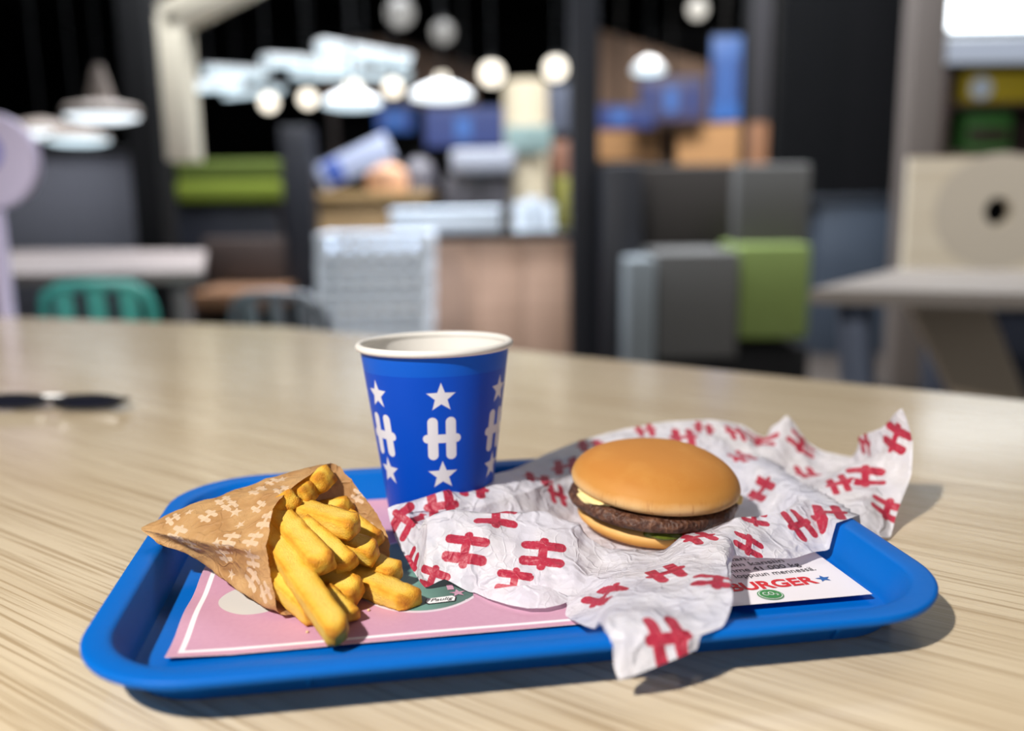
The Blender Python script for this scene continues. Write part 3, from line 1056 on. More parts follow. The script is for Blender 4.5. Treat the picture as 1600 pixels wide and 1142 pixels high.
# ================================================================== FRENCH FRIES
def fry_mat():
    k = NT('fried_potato')
    e, r_ = k.uv('fry')          # e: end / edge browning
    n1 = k.noise(k.obj(), 130, 4, 0.6)
    n2 = k.noise(k.obj(), 1500, 3, 0.65)
    t = k.f('ADD', k.f('MULTIPLY', e, 0.75), k.f('MULTIPLY', k.f('SUBTRACT', n1, 0.5), 0.9))
    c = k.ramp(t, [(0.0, C(244, 208, 100)), (0.35, C(240, 194, 70)), (0.6, C(226, 160, 42)), (0.95, C(182, 102, 26))])
    hue = k.n('ShaderNodeObjectInfo')
    c = k.mix(k.f('MULTIPLY', hue.outputs['Random'], 0.2), c, C(214, 140, 30))
    c = k.mix(k.f('MULTIPLY', k.sm(0.62, 0.75, n2), 0.35), c, C(246, 216, 140))
    k.base(c)
    k.rough(0.5)
    k.b.inputs['Specular IOR Level'].default_value = 0.3
    k.b.inputs['Subsurface Weight'].default_value = 0.12
    k.b.inputs['Subsurface Radius'].default_value = (0.004, 0.0025, 0.001)
    k.bump(k.f('ADD', k.f('MULTIPLY', n2, 0.8), k.f('MULTIPLY', n1, 1.5)), 0.0011, 0.8)
    return k.m
m_fry = fry_mat()
def fry(p0, p1, w, h, roll, label, seed, bend=0.0):
    p0, p1 = Vector(p0), Vector(p1)
    ax = (p1 - p0)
    L = ax.length
    ax.normalize()
    side = ax.cross(Vector((0, 0, 1))).normalized()
    up = side.cross(ax).normalized()
    R = Matrix.Rotation(roll, 3, ax)
    side, up = R @ side, R @ up
    V, Fc, E = [], [], []
    NS, NC = 26, 24
    for i in range(NS + 1):
        t = i / NS
        # rounded ends
        s = t * L
        end = min(s, L - s)
        rr_ = 0.0024
        k_ = 1.0 if end > rr_ else 0.80 + 0.20 * math.sqrt(max(0, 1 - ((rr_ - end) / rr_) ** 2))
        if i in (0, NS): k_ = 0.62
        slant = 0.0018 * math.sin(seed * 3.1)
        cen = p0 + ax * s + up * bend * math.sin(PI * t) + side * 0.4 * bend * math.sin(PI * t + seed)
        for j in range(NC):
            a = 2 * PI * j / NC
            ca, sa = math.cos(a), math.sin(a)
            n_ = 7.0
            r = (abs(ca) ** n_ + abs(sa) ** n_) ** (-1 / n_)
            x, y = ca * r * w / 2 * k_, sa * r * h / 2 * k_
            p = cen + side * x + up * y + ax * (slant * (x / w) * 2 * (1 if t > .5 else -1) if end < 0.006 else 0)
            nn = (side * x + up * y).normalized()
            p += nn * (0.00055 * noise.noise(p * 170 + Vector((seed, 0, 0))) + 0.0003 * noise.noise(p * 500))
            V.append(p)
            corner = max(0.0, (r - 1.0) / 0.2)
            E.append(min(1.0, 0.55 * corner + (0.7 * max(0, 1 - end / 0.006))))
    for i in range(NS):
        for j in range(NC):
            Fc.append((i * NC + j, i * NC + (j + 1) % NC, (i + 1) * NC + (j + 1) % NC, (i + 1) * NC + j))
    c0, c1 = len(V), len(V) + 1
    V += [p0 - ax * 0.0003, p1 + ax * 0.0003]
    E += [0.45, 0.45]
    for j in range(NC):
        Fc.append((j, c0, (j + 1) % NC))
        Fc.append((NS * NC + j, NS * NC + (j + 1) % NC, c1))
    # settle on the placemat
    lo = min(v.z - (liner_z(*toT(v)[:2]) + 0.0006) for v in V)
    if lo < 0:
        for v in V:
            f_ = liner_z(*toT(v)[:2]) + 0.0006
            if v.z < f_: v.z = f_
    o = mesh('french_fry', V, Fc, m_fry)
    ul = o.data.uv_layers.new(name='fry')
    for l in o.data.loops:
        ul.data[l.index].uv = (E[l.vertex_index], 0)
    return tag(o, label, 'french fry', 'french fries from the paper bag')
def q(u, v, y): return PY(u, v, y)
fries = [
    (q(407, 813, .432), q(532, 995, .3545), .0118, .0112, .15, 'longest french fry, reaching furthest forward onto the pink placemat', .0012),
    (q(408, 775, .446), q(509, 886, .388), .0122, .0115, .25, 'thick french fry just above the longest one', -.0006),
    (q(470, 822, .420), q(546, 886, .400), .0115, .0110, .5, 'french fry in the middle of the bunch, right beside the thick one', .0006),
    (q(415, 772, .450), q(556, 826, .412), .0122, .0110, .1, 'large french fry lying crosswise near the top of the bunch', -.0016),
    (q(424, 786, .466), q(513, 745, .4490), .0126, .0112, .3, 'topmost french fry, its square end pointing at the cup', .0005),
    (q(428, 812, .4460), q(450, 782, .4265), .0108, .0104, .4, 'short french fry stub peeking out at the bag edge', 0),
    (q(450, 782, .450), q(486, 768, .438), .0108, .0100, .2, 'dark orange french fry tucked under the topmost one', 0),
    (q(485, 806, .455), q(545, 793, .445), .0108, .0100, .5, 'small french fry at the back against the brown paper', .0004),
    (q(525, 808, .450), q(589, 848, .434), .0128, .0112, .6, 'broad curved french fry at the right, against the bag back', .0022),
    (q(505, 838, .430), q(588, 866, .4145), .0112, .0108, .3, 'french fry with a browned tip below the broad curved one', 0),
    (q(540, 870, .431), q(622, 898, .4135), .0112, .0106, .2, 'french fry pointing right at the white wrapping paper', 0),
    (q(540, 902, .418), q(645, 944, .3925), .0132, .0112, .1, 'french fry resting on the green print of the placemat', .0008),
    (q(480, 892, .411), q(562, 926, .3925), .0118, .0108, .4, 'french fry in the lower middle above the shadowed gap', 0),
    (q(392, 866, .414), q(500, 962, .379), .0128, .0108, .2, 'lowest french fry along the front lip of the bag', 0),
    (q(505, 930, .389), q(547, 968, .3785), .0108, .0100, .3, 'french fry half hidden behind the longest one', 0),
    (q(404, 858, .418), q(428, 880, .401), .0100, .0096, .3, 'tiny orange french fry bit at the bag edge', 0),
]
for i, (a, b, w, h, rl, lab, bd) in enumerate(fries):
    fry(a, b, w, h, rl, lab, i * 1.37 + 0.5, bd)
m_crumb = mat('salt_crumb', C(224, 190, 140), 0.6)
for i, (u, v) in enumerate(((480, 986), (576, 953))):
    p = PZ(u, v, 0.005)
    bm = bmesh.new()
    bmesh.ops.create_icosphere(bm, subdivisions=2, radius=0.0007)
    tq = toT(p)
    for v_ in bm.verts:
        v_.co = v_.co * (1 + 0.3 * noise.noise(v_.co * 3000)) + Vector((p.x, p.y, liner_z(tq.x, tq.y) + 0.0005))
    if i == 0:
        tag(frombm('crumb', bm, m_crumb), 'tiny pale crumb on the pink placemat left of the longest fry tip', 'crumb')
    else:
        tag(frombm('crumb', bm, m_crumb), 'tiny pale crumb in the shadowed gap under the fries', 'crumb')

# ================================================================== SUNGLASSES on the table
m_dark = mat('glossy_dark_plastic', C(18, 18, 24), 0.25)
m_lens = mat('smoked_lens', C(26, 28, 40), 0.08)
sg = thing('sunglasses', PZ(110, 642, 0), 'black sunglasses lying folded on the table left of the tray', 'sunglasses')
gc = PZ(70, 642, 0)
def lens_ring(cx, cy, tilt):
    pts = []
    for i in range(28):
        t = 2 * PI * i / 28
        pts.append(gc + Vector((cx + 0.031 * math.cos(t), cy + 0.004 * math.sin(t) - 0.001, 0.0045 + 0.0 + 0.014 * (1 + math.sin(t)) * 0.35)))
    return pts
for cx, cy in ((0.044, -0.004), (-0.030, 0.003)):
    ring = lens_ring(cx, cy, 0)
    tube('frame_rim', ring, 0.0024, m_dark, sg, 8, True)
    mesh('lens', ring, [tuple(range(28))], m_lens, sg)
tube('bridge', [gc + Vector((0.013, -0.002, 0.009)), gc + Vector((0.007, -0.002, 0.012)), gc + Vector((0.001, 0, 0.009))], 0.0022, m_dark, sg, 8)
tube('temple', [gc + Vector((0.074, -0.003, 0.009)), gc + Vector((0.076, 0.01, 0.008)), gc + Vector((0.02, 0.022, 0.007)), gc + Vector((-0.045, 0.03, 0.004))], 0.0024, m_dark, sg, 8)
tube('temple', [gc + Vector((-0.061, 0.004, 0.009)), gc + Vector((-0.064, 0.016, 0.008)), gc + Vector((-0.01, 0.036, 0.007)), gc + Vector((0.05, 0.03, 0.004))], 0.0024, m_dark, sg, 8)

# ================================================================== BACKGROUND
def up_box(name, u0, v0, u1, v1, y, depth, m, parent=None, bevel=0.006):
    a, b = PY(u0, v1, y), PY(u1, v0, y)
    um, vm = (u0 + u1) / 2, (v0 + v1) / 2
    l, r = PY(u0, vm, y), PY(u1, vm, y)
    t, o = PY(um, v0, y), PY(um, v1, y)
    c = Vector(((l.x + r.x) / 2, y + depth / 2, (t.z + o.z) / 2))
    return box(name, c, (r.x - l.x, depth, t.z - o.z), m, parent, bevel)
def zat(u, v, y): return PY(u, v, y).z
m_navy = mat('navy_black_laminate', C(16, 19, 30), 0.55)
m_dgrey = mat('dark_grey_felt', C(80, 80, 80), 0.9, var=0.15, vscale=60)
m_bluegrey = mat('lit_wall_grey', C(96, 97, 106), 0.9, var=0.2, vscale=30)  # lamp light on the dark wall, put into the colour
m_lgrey = mat('light_grey_felt', C(112, 120, 126), 0.9)
m_olive = mat('olive_felt', C(98, 112, 22), 0.9, var=0.1, vscale=40)
m_lime = mat('lime_felt', C(106, 124, 66), 0.9, var=0.1, vscale=40)
m_brown = mat('dark_brown_wood', C(62, 50, 46), 0.6, var=0.2, vscale=10)
m_wood2 = wood_mat('oak_board', C(214, 168, 120), C(186, 142, 100), 0.55, 0.6)
m_pinkwood = wood_mat('rose_oak_laminate', C(216, 180, 158), C(196, 160, 138), 0.55, 0.3)
m_ply = wood_mat('birch_plywood', C(246, 236, 216), C(230, 216, 192), 0.55, 0.3)
m_concrete = mat('pale_painted_beam', C(214, 206, 186), 0.8, var=0.08, vscale=12)
m_steel = mat('grey_steel', C(96, 104, 122), 0.45, 0.3)
m_teal = mat('teal_metal', C(66, 160, 150), 0.4)
m_chairgrey = mat('grey_metal', C(112, 118, 126), 0.4, 0.4)
m_whitep = mat('white_plastic', C(230, 242, 255), 0.4)
m_shade = mat('taupe_shade', C(120, 108, 100), 0.6)
def emis(name, c, s):
    return mat(name, C(20, 20, 20), 0.5, emit=c, estr=s)
e_cool = emis('cool_lamp', (0.72, 0.90, 1.0, 1), 1.6)
e_white = emis('neutral_lamp', (0.86, 0.94, 1.0, 1), 1.9)
e_warm = emis('warm_globe', (1.0, 0.91, 0.76, 1), 2.4)
e_dim = emis('dim_globe', (0.8, 0.78, 0.74, 1), 0.45)
e_blue = emis('blue_screen', (0.05, 0.20, 0.75, 1), 0.4)
e_blue2 = emis('violet_blue_screen', (0.14, 0.22, 0.75, 1), 0.34)
e_sky = emis('bright_blue_screen', (0.12, 0.34, 1.0, 1), 0.6)

# --- left side
t = thing('lit_wall_panel', PY(90, 400, 4.4), 'tall blue grey panel for the lamplit wall behind the left table', 'booth')  # added grey panel in place of the wall area lightened by the pendants
up_box('panel', -80, 238, 216, 520, 4.4, 0.10, m_bluegrey, t, 0.02)
up_box('cap', -80, 232, 216, 240, 4.38, 0.14, m_black, t, 0.01)
t = thing('dark_pillar', PY(215, 560, 4.2), 'black square pillar between the blue grey wall panel and the hanging beam', 'pillar')
p = PY(228, 300, 4.2)
box('shaft', (p.x, 4.3, (FLOOR + CEIL) / 2), (0.13, 0.2, CEIL - FLOOR - 0.002), m_black, t, 0.01)
box('plinth', (p.x, 4.3, FLOOR + 0.06), (0.17, 0.24, 0.115), m_navy, t, 0.006)

t = thing('round_sign', PZ(-8, 560, FLOOR), 'round whitish sign with a blue centre on a slim white post', 'sign')
rc = PY(-12, 252, 2.0)
t.location = (rc.x, rc.y, FLOOR)
m_lilac = mat('lilac_white_plastic', C(222, 212, 244), 0.45)
def disc_y(name, c, r, th, m, parent, n=48):
    return lathe(name, [(0, -th / 2), (r - 0.004, -th / 2), (r, -th / 2 + 0.004), (r, th / 2 - 0.004), (r - 0.004, th / 2), (0, th / 2)], c, m, parent, n, Matrix.Rotation(PI / 2, 3, 'X'))
disc_y('plate', rc, 0.102, 0.03, m_lilac, t)
disc_y('emblem', rc + Vector((-0.012, -0.014, 0.02)), 0.045, 0.01, mat('violet_blue_print', C(150, 150, 226), 0.5), t)
box('post', (rc.x - 0.012, rc.y + 0.01, (rc.z - 0.09 + FLOOR) / 2), (0.03, 0.024, rc.z - 0.09 - FLOOR), m_lilac, t, 0.004)
lathe('foot', [(0, 0.001), (0.15, 0.001), (0.15, 0.012), (0.03, 0.02), (0, 0.02)], (rc.x - 0.012, rc.y + 0.01, FLOOR), m_lilac, t)

t = thing('cafe_table', PY(120, 560, 2.8), 'grey topped table with a slim leg at the left rear', 'table')
a, b, c, d = PZ(-140, 432, 0), PZ(316, 424, 0), PZ(322, 391, 0), PZ(-140, 391, 0)
m_ctop = mat('taupe_table_laminate', C(128, 118, 116), 0.5, var=0.08, vscale=6)
t.location = ((a.x + b.x) / 2, (a.y + c.y) / 2, FLOOR)
prism('tabletop', [a, b, c, d], -0.03, 0.0, m_ctop, t)
for u_, y_ in ((284, b.y + 0.08), (284, c.y - 0.1), (-100, b.y + 0.08), (-100, c.y - 0.1)):
    p = PY(u_, 450, y_)
    box('leg', (p.x, p.y, (FLOOR - 0.03) / 2), (0.045, 0.045, -FLOOR - 0.031), mat('taupe_leg', C(96, 90, 92), 0.5), t, 0.004)

def metal_chair(c, w, zt, rot, m, label, name='metal_chair', slats=3):
    """c: seat centre on the floor; back faces -y before rotation"""
    t = thing(name, (c.x, c.y, FLOOR), label, 'chair')
    R = Matrix.Rotation(rot, 3, 'Z')
    def L(x, y, z): return Vector((c.x, c.y, 0)) + R @ Vector((x, y, z))
    hw = w / 2
    zs = FLOOR + 0.45
    pts = []
    for x, z in ((-hw + 0.02, zs), (-hw + 0.005, zs + 0.12), (-hw, zt - 0.06), (-hw + 0.012, zt - 0.02), (-hw + 0.045, zt), (0, zt + 0.004), (hw - 0.045, zt), (hw - 0.012, zt - 0.02), (hw, zt - 0.06), (hw - 0.005, zs + 0.12), (hw - 0.02, zs)):
        pts.append(L(x, -0.17 - 0.06 * (z - zs) / 0.4, z))
    tube('back_frame', pts, 0.013, m, t)
    for i in range(slats):
        x = (i - (slats - 1) / 2) * w / (slats + 0.4)
        bm = bmesh.new()
        p0, p1 = L(x, -0.172, zs), L(x, -0.17 - 0.06 * (zt - zs) / 0.4, zt)
        cc = (p0 + p1) / 2
        bbox(bm, (0, 0, 0), (0.042, 0.004, (p1 - p0).length), 0.001)
        rot_ = R @ Matrix.Rotation(math.atan2(0.06 * (zt - zs) / 0.4, zt - zs), 3, 'X')
        bmesh.ops.transform(bm, matrix=Matrix.Translation(cc) @ rot_.to_4x4(), verts=bm.verts)
        frombm('back_slat', bm, m, t)
    bm = bmesh.new()
    bbox(bm, (0, 0, 0), (w, 0.36, 0.02), 0.008)
    bmesh.ops.transform(bm, matrix=Matrix.Translation(L(0, 0, zs)) @ R.to_4x4(), verts=bm.verts)
    frombm('seat', bm, m, t)
    for sx in (-1, 1):
        for sy in (-1, 1):
            tube('leg', [L(sx * (hw - 0.03), sy * 0.15, zs - 0.008), L(sx * (hw + 0.02), sy * 0.19, FLOOR + 0.008)], [0.016, 0.011], m, t, 8)
    return t
p = PY(128, 470, 2.15)
metal_chair(Vector((p.x, 2.38, 0)), 0.255, zat(150, 448, 2.16), 0.12, m_teal, 'teal metal chair with slatted back at the grey topped table')
p = PY(462, 490, 2.35)
metal_chair(Vector((p.x, 2.55, 0)), 0.26, zat(460, 462, 2.35), -0.25, m_chairgrey, 'grey metal chair in front of the white crates')

t = thing('bench', PY(380, 560, 4.6), 'dark brown bench with a wooden seat behind the grey metal chair', 'bench')
up_box('backrest', 318, 372, 446, 446, 4.6, 0.06, m_brown, t, 0.01)
up_box('seat', 296, 456, 432, 486, 4.2, 0.42, mat('worn_brown_wood', C(112, 80, 56), 0.5, var=0.2, vscale=8), t, 0.01)
up_box('base', 306, 488, 430, 552, 4.3, 0.3, m_black, t, 0.01)
bpy.context.view_layer.update()

# the hanging beam
t = thing('hanging_beam', PY(275, 255, 4.0), 'pale painted post and slanted beam hanging from the ceiling', 'beam')
up_box('post', 250, 20, 293, 252, 4.0, 0.14, m_concrete, t, 0.012)
a, b = PY(252, 40, 4.0), PY(420, -44, 4.0)
d = b - a
bm = bmesh.new()
bbox(bm, (0, 0, 0), (d.length, 0.14, 0.12), 0.01)
bmesh.ops.transform(bm, matrix=Matrix.Translation((a + b) / 2 + Vector((0, 0.07, 0.03))) @ Matrix.Rotation(-math.atan2(d.z, d.x), 4, 'Y'), verts=bm.verts)
frombm('slanted_arm', bm, m_concrete, t)
q0 = (a + b) / 2 + Vector((0.1, 0.07, 0.1))
box('hanger', (q0.x, q0.y, (q0.z + CEIL) / 2), (0.03, 0.03, CEIL - q0.z), m_black, t, 0.002)

t = thing('green_booth_back', PY(355, 315, 5.0), 'olive green padded booth back with a dark base', 'booth')
up_box('upper_pad', 274, 250, 438, 282, 5.0, 0.10, mat('dark_olive_felt', C(70, 84, 16), 0.9), t, 0.02)
up_box('lower_pad', 274, 283, 438, 316, 4.98, 0.12, m_olive, t, 0.02)
up_box('base', 272, 317, 440, 575, 5.02, 0.1, m_navy, t, 0.01)
t = thing('dark_pillar', PY(464, 560, 4.4), 'narrow black pillar left of the white crates', 'pillar')
p = PY(464, 300, 4.6)
zt = zat(464, 196, 4.6)
box('shaft', (p.x, 4.68, (FLOOR + zt) / 2), (0.15, 0.15, zt - FLOOR - 0.002), m_navy, t, 0.01)
box('plinth', (p.x, 4.68, FLOOR + 0.05), (0.19, 0.19, 0.098), m_black, t, 0.006)

# pendant lamps at left and over the counter
def pendant(u, v, y, w, hshade, mdisc, mshade, label, dome=False, group='disc pendant lamps'):
    c = PY(u, v, y)
    t = thing('pendant_lamp', (c.x, c.y, c.z), label, 'lamp', group)
    r = w / 2
    if dome:
        pr_ = [(r, 0), (r * 1.01, 0.008), (r * 0.95, hshade * 0.3), (r * 0.55, hshade * 0.75), (0.02, hshade), (0.0, hshade)]
    else:
        pr_ = [(r, 0), (r * 1.01, 0.02), (r * 0.9, 0.035), (r * 0.36, 0.05), (r * 0.26, hshade * 0.6), (r * 0.12, hshade), (0, hshade)]
    lathe('shade', pr_, c, mshade, t)
    lathe('diffuser', [(0, -0.018), (r * 0.6, -0.016), (r * 0.93, -0.006), (r * 0.97, 0.006)], c, mdisc, t)
    tube('cord', [c + Vector((0, 0, hshade - 0.005)), Vector((c.x, c.y, CEIL))], 0.004, m_black, t, 6)
    return t
m_shadew = mat('white_enamel', C(225, 228, 230), 0.4, emit=(0.75, 0.9, 1, 1), estr=0.2)
pendant(160, 182, 3.2, 0.25, 0.17, e_white, m_shade, 'pendant lamp with a taupe cone, rightmost of the three at the left')
pendant(122, 219, 3.6, 0.24, 0.05, e_cool, m_shade, 'flat pendant lamp glowing sky blue at the left', True)
pendant(66, 208, 4.0, 0.30, 0.06, e_white, m_shade, 'flat pendant lamp with a white disc, leftmost by the round sign', True)
pendant(550, 164, 4.4, 0.28, 0.07, e_cool, m_shadew, 'cool white disc pendant above the white crates', True)
pendant(690, 152, 4.6, 0.31, 0.075, e_white, m_shadew, 'cool white dome pendant above the wooden counter', True)
pendant(1013, 112, 6.0, 0.21, 0.09, e_cool, m_shadew, 'bluish white pendant before the brown fascia', True)

def globe(u, v, y, dia, m, label, group='globe lamps'):
    c = PY(u, v, y)
    t = thing('globe_lamp', c, label, 'lamp', group)
    bm = bmesh.new()
    bmesh.ops.create_uvsphere(bm, u_segments=24, v_segments=14, radius=dia / 2)
    bmesh.ops.translate(bm, vec=c, verts=bm.verts)
    frombm('bulb', bm, m, t)
    lathe('cap', [(0.0, dia * .62), (dia * .14, dia * .62), (dia * .2, dia * .46), (dia * .2, dia * .40)], c, m_black, t, 16)
    tube('cord', [c + Vector((0, 0, dia * 0.6)), Vector((c.x, c.y, CEIL))], 0.004, m_black, t, 6)
globe(420, 160, 4.5, .085, e_warm, 'warm globe lamp, leftmost of the row, below the bright panels')
globe(481, 154, 4.5, .085, e_warm, 'warm globe lamp, second from the left end of the row')
globe(552, 139, 4.55, .085, e_warm, 'warm globe lamp just above the disc over the white crates')
globe(614, 137, 4.45, .085, e_warm, 'warm globe lamp left of the dome pendant over the counter')
globe(690, 124, 6.4, .09, e_warm, 'warm globe lamp behind the dome pendant over the counter')
globe(768, 115, 5.0, .125, e_warm, 'bright globe lamp over the beige column, left of the pair')
globe(868, 107, 5.0, .12, e_warm, 'bright globe lamp beside the black post, right of the pair')
globe(625, 20, 5.0, .15, e_dim, 'dim globe lamp near the ceiling at the top, left of two')
globe(692, 50, 5.4, .13, e_dim, 'dim globe lamp near the ceiling, lower right of two')
globe(1090, 14, 5.4, .11, emis('soft_globe', (1, .95, .85, 1), 0.9), 'small soft globe lamp above the brown fascia')
globe(1285, 20, 6.0, .13, emis('blue_grey_globe', (.6, .75, .85, 1), 0.5), 'blue grey globe lamp before the slatted wall')
globe(1268, 48, 6.2, .12, emis('amber_globe', (1, .75, .5, 1), 0.28), 'faint amber globe lamp just below the blue grey globe')

# bright linear ceiling panels
for i, (u0, v0, u1, v1, y0, y1) in enumerate(((282, 138, 372, 134, 5.2, 5.5), (318, 112, 420, 118, 5.9, 6.1), (352, 148, 440, 140, 6.5, 6.8), (410, 96, 560, 104, 5.5, 5.8), (455, 116, 640, 118, 6.5, 6.9), (498, 74, 636, 98, 4.7, 5.0))):
    a, b = PY(u0, v0, y0), PY(u1, v1, y1)
    d = b - a
    lab = ['short light panel at the left end of the bright cluster', 'light panel second up at the left of the bright cluster', 'lowest light panel of the bright cluster near the leftmost globe',
           'light panel in the middle of the bright cluster', 'longest light panel, reaching toward the brown fascia', 'topmost light panel of the bright cluster'][i]
    t = thing('ceiling_light', (a + b) / 2, lab, 'lamp', 'linear light panels')
    M4 = Matrix.Translation((a + b) / 2) @ d.to_track_quat('X', 'Z').to_matrix().to_4x4()
    bm = bmesh.new(); bbox(bm, (0, 0, 0.02), (d.length, 0.11, 0.03), 0.004)
    bmesh.ops.transform(bm, matrix=M4, verts=bm.verts); frombm('housing', bm, m_shadew, t)
    bm = bmesh.new(); bbox(bm, (0, 0, 0), (d.length * 0.98, 0.10, 0.04), 0.012)
    bmesh.ops.transform(bm, matrix=M4, verts=bm.verts); frombm('diffuser', bm, e_cool, t)
    c = (a + b) / 2
    tube('cord', [c + Vector((0, 0, 0.03)), Vector((c.x, c.y, CEIL))], 0.004, m_black, t, 6)

# brown fascia of the kiosk in the middle
def sloped_panel(name, pts, y, th, m, label, cat):
    t = thing(name, PY(*pts[0], y), label, cat)
    bm = bmesh.new()
    vs = [bm.verts.new(PY(u, v, y)) for u, v in pts]
    f = bm.faces.new(vs)
    r = bmesh.ops.extrude_face_region(bm, geom=[f])
    bmesh.ops.translate(bm, vec=(0, th, 0), verts=[g for g in r['geom'] if isinstance(g, bmesh.types.BMVert)])
    frombm('board', bm, m, t, False)
    return t
m_fascia = mat('taupe_brown_board', C(118, 96, 82), 0.7, var=0.12, vscale=5)
t = sloped_panel('kiosk_fascia', [(500, 62), (600, 58), (745, 104), (745, 170), (500, 160)], 7.0, 0.12, m_fascia, 'taupe brown sloping fascia behind the row of globe lamps', 'fascia')
a, b = PY(600, 58, 6.98), PY(745, 104, 6.98)
tube('edge_trim', [a, b], 0.02, m_brown, t, 8)
for u_ in (520, 730):
    p = PY(u_, 165, 7.05)
    box('support_post', (p.x, 7.06, (p.z + FLOOR) / 2), (0.06, 0.06, p.z - FLOOR - 0.002), m_brown, t, 0.004)

def screen(u0, v0, u1, v1, y, m, label, group='blue menu screens'):
    c = PY((u0 + u1) / 2, (v0 + v1) / 2, y)
    t = thing('menu_screen', c, label, 'screen', group)
    up_box('housing', u0 - 2, v0 - 2, u1 + 2, v1 + 2, y + 0.012, 0.05, m_black, t, 0.004)
    up_box('display', u0, v0, u1, v1, y, 0.011, m, t, 0.002)
    w = (u1 - u0)
    for i in range(3):
        up_box('menu_tile', u0 + w * (0.08 + 0.31 * i), v0 + (v1 - v0) * 0.25, u0 + w * (0.28 + 0.31 * i), v0 + (v1 - v0) * 0.8, y - 0.006, 0.005, e_sky if i % 2 else e_blue2, t, 0)
    c2 = PY((u0 + u1) / 2, v0, y)
    tube('bracket', [Vector((c2.x, y + 0.04, c2.z)), Vector((c2.x, y + 0.04, CEIL))], 0.012, m_black, t, 6)
screen(588, 168, 646, 206, 6.6, e_blue, 'small deep blue screen under the middle globes')
screen(664, 168, 786, 228, 6.2, e_blue2, 'wide blue screen left of the beige column')
screen(916, 164, 1022, 200, 7.4, e_blue2, 'low violet blue screen right of the black post')
screen(1000, 120, 1100, 188, 7.6, emis('muted_violet_screen', (0.25, 0.25, 0.55, 1), 0.35), 'muted violet screen in the middle of the wooden kiosk')
screen(1112, 56, 1158, 188, 7.0, e_sky, 'tall bright blue screen beside the thin dark post')

# dark kitchen cabinet behind
t = thing('kitchen_unit', PY(640, 560, 7.6), 'black kitchen unit with an open front behind the counter', 'cabinet')
up_box('carcass', 500, 190, 900, 372, 7.6, 0.4, m_black, t, 0.01)
up_box('shelf', 506, 300, 894, 306, 7.3, 0.3, m_brown, t, 0.004)
t = thing('beige_column', PY(822, 560, 5.6), 'beige round topped column behind the counter', 'column')
p = PY(822, 200, 5.6)
zt, zb = zat(822, 122, 5.6), FLOOR
lathe('shaft', [(0.0, zb), (0.135, zb), (0.135, zt - 0.03), (0.12, zt), (0, zt)], (p.x, 5.75, 0), mat('warm_grey_plaster', C(176, 164, 140), 0.8), t)
up_box('glass_band', 790, 196, 862, 240, 5.58, 0.02, mat('grey_green_glass', C(120, 140, 138), 0.2), t, 0.004)
t = thing('wall_poster', PY(878, 170, 6.2), 'blue grey notice board beside the beige column', 'board')
up_box('board', 856, 132, 892, 206, 6.2, 0.03, mat('blue_grey_board', C(94, 100, 118), 0.6), t, 0.004)
up_box('lower_board', 862, 220, 890, 276, 6.2, 0.03, mat('terracotta_board', C(140, 98, 78), 0.6), t, 0.004)
t = thing('drink_dispenser', PY(750, 320, 5.4), 'grey drink dispenser with a pale hood on the back counter', 'dispenser')
up_box('hood', 704, 232, 804, 272, 5.4, 0.3, mat('pale_grey_metal', C(150, 154, 166), 0.4), t, 0.03)
up_box('cabinet', 694, 273, 796, 330, 5.46, 0.26, mat('mid_grey_metal', C(84, 82, 88), 0.4), t, 0.02)
up_box('nozzle', 742, 272, 752, 292, 5.36, 0.06, m_dsteel, t, 0.004)
t = thing('back_counter', PY(600, 560, 5.2), 'golden wood back counter left of the white tray', 'counter')
up_box('front', 462, 312, 664, 560, 5.2, 0.05, mat('golden_oak', C(150, 122, 84), 0.6, var=0.15, vscale=6), t, 0.006)
up_box('worktop', 456, 300, 668, 313, 5.16, 0.6, mat('tan_worktop', C(166, 136, 92), 0.5), t, 0.006)
ZW = zat(562, 300, 5.16) + 0.001
t = thing('promo_board', PY(560, 300, 5.0), 'tilted blue and white display board on the golden counter', 'display')
a = PY(556, 276, 5.2)
a.z = ZW + 0.165
bm = bmesh.new(); bbox(bm, (0, 0, 0), (0.44, 0.03, 0.15), 0.006)
bmesh.ops.transform(bm, matrix=Matrix.Translation(a) @ Matrix.Rotation(-0.42, 4, 'Y'), verts=bm.verts)
frombm('board', bm, mat('lavender_board', C(176, 184, 210), 0.5), t)
bm = bmesh.new(); bbox(bm, (-0.13, -0.018, -0.0), (0.10, 0.006, 0.13), 0.002)
bmesh.ops.transform(bm, matrix=Matrix.Translation(a) @ Matrix.Rotation(-0.42, 4, 'Y'), verts=bm.verts)
frombm('blue_field', bm, mat('royal_blue_board', C(58, 84, 160), 0.5), t)
t = thing('paper_sack', PY(598, 300, 5.1), 'peach coloured sack on the golden counter beside the display board', 'sack')
p = PY(606, 304, 5.36)
p.z = ZW
lathe('body', [(0, 0), (0.11, 0.002), (0.125, 0.05), (0.11, 0.12), (0.06, 0.15), (0, 0.152)], p, mat('peach_paper', C(206, 160, 128), 0.7), t, 28)
lathe('tie', [(0.045, 0.145), (0.055, 0.152), (0.05, 0.162), (0.03, 0.165), (0, 0.166)], p, mat('peach_tie', C(180, 136, 110), 0.7), t, 20)
t = thing('kettle', PY(655, 300, 5.1), 'grey domed kettle on the golden counter', 'kettle')
p = PY(656, 304, 5.58)
p.z = ZW
lathe('body', [(0, 0), (0.10, 0), (0.10, 0.08), (0.09, 0.14), (0.06, 0.185), (0.02, 0.205), (0, 0.206)], p, mat('grey_enamel', C(86, 84, 92), 0.4), t, 28)
lathe('knob', [(0.012, 0.2), (0.018, 0.212), (0.014, 0.226), (0, 0.228)], p, m_black, t, 16)

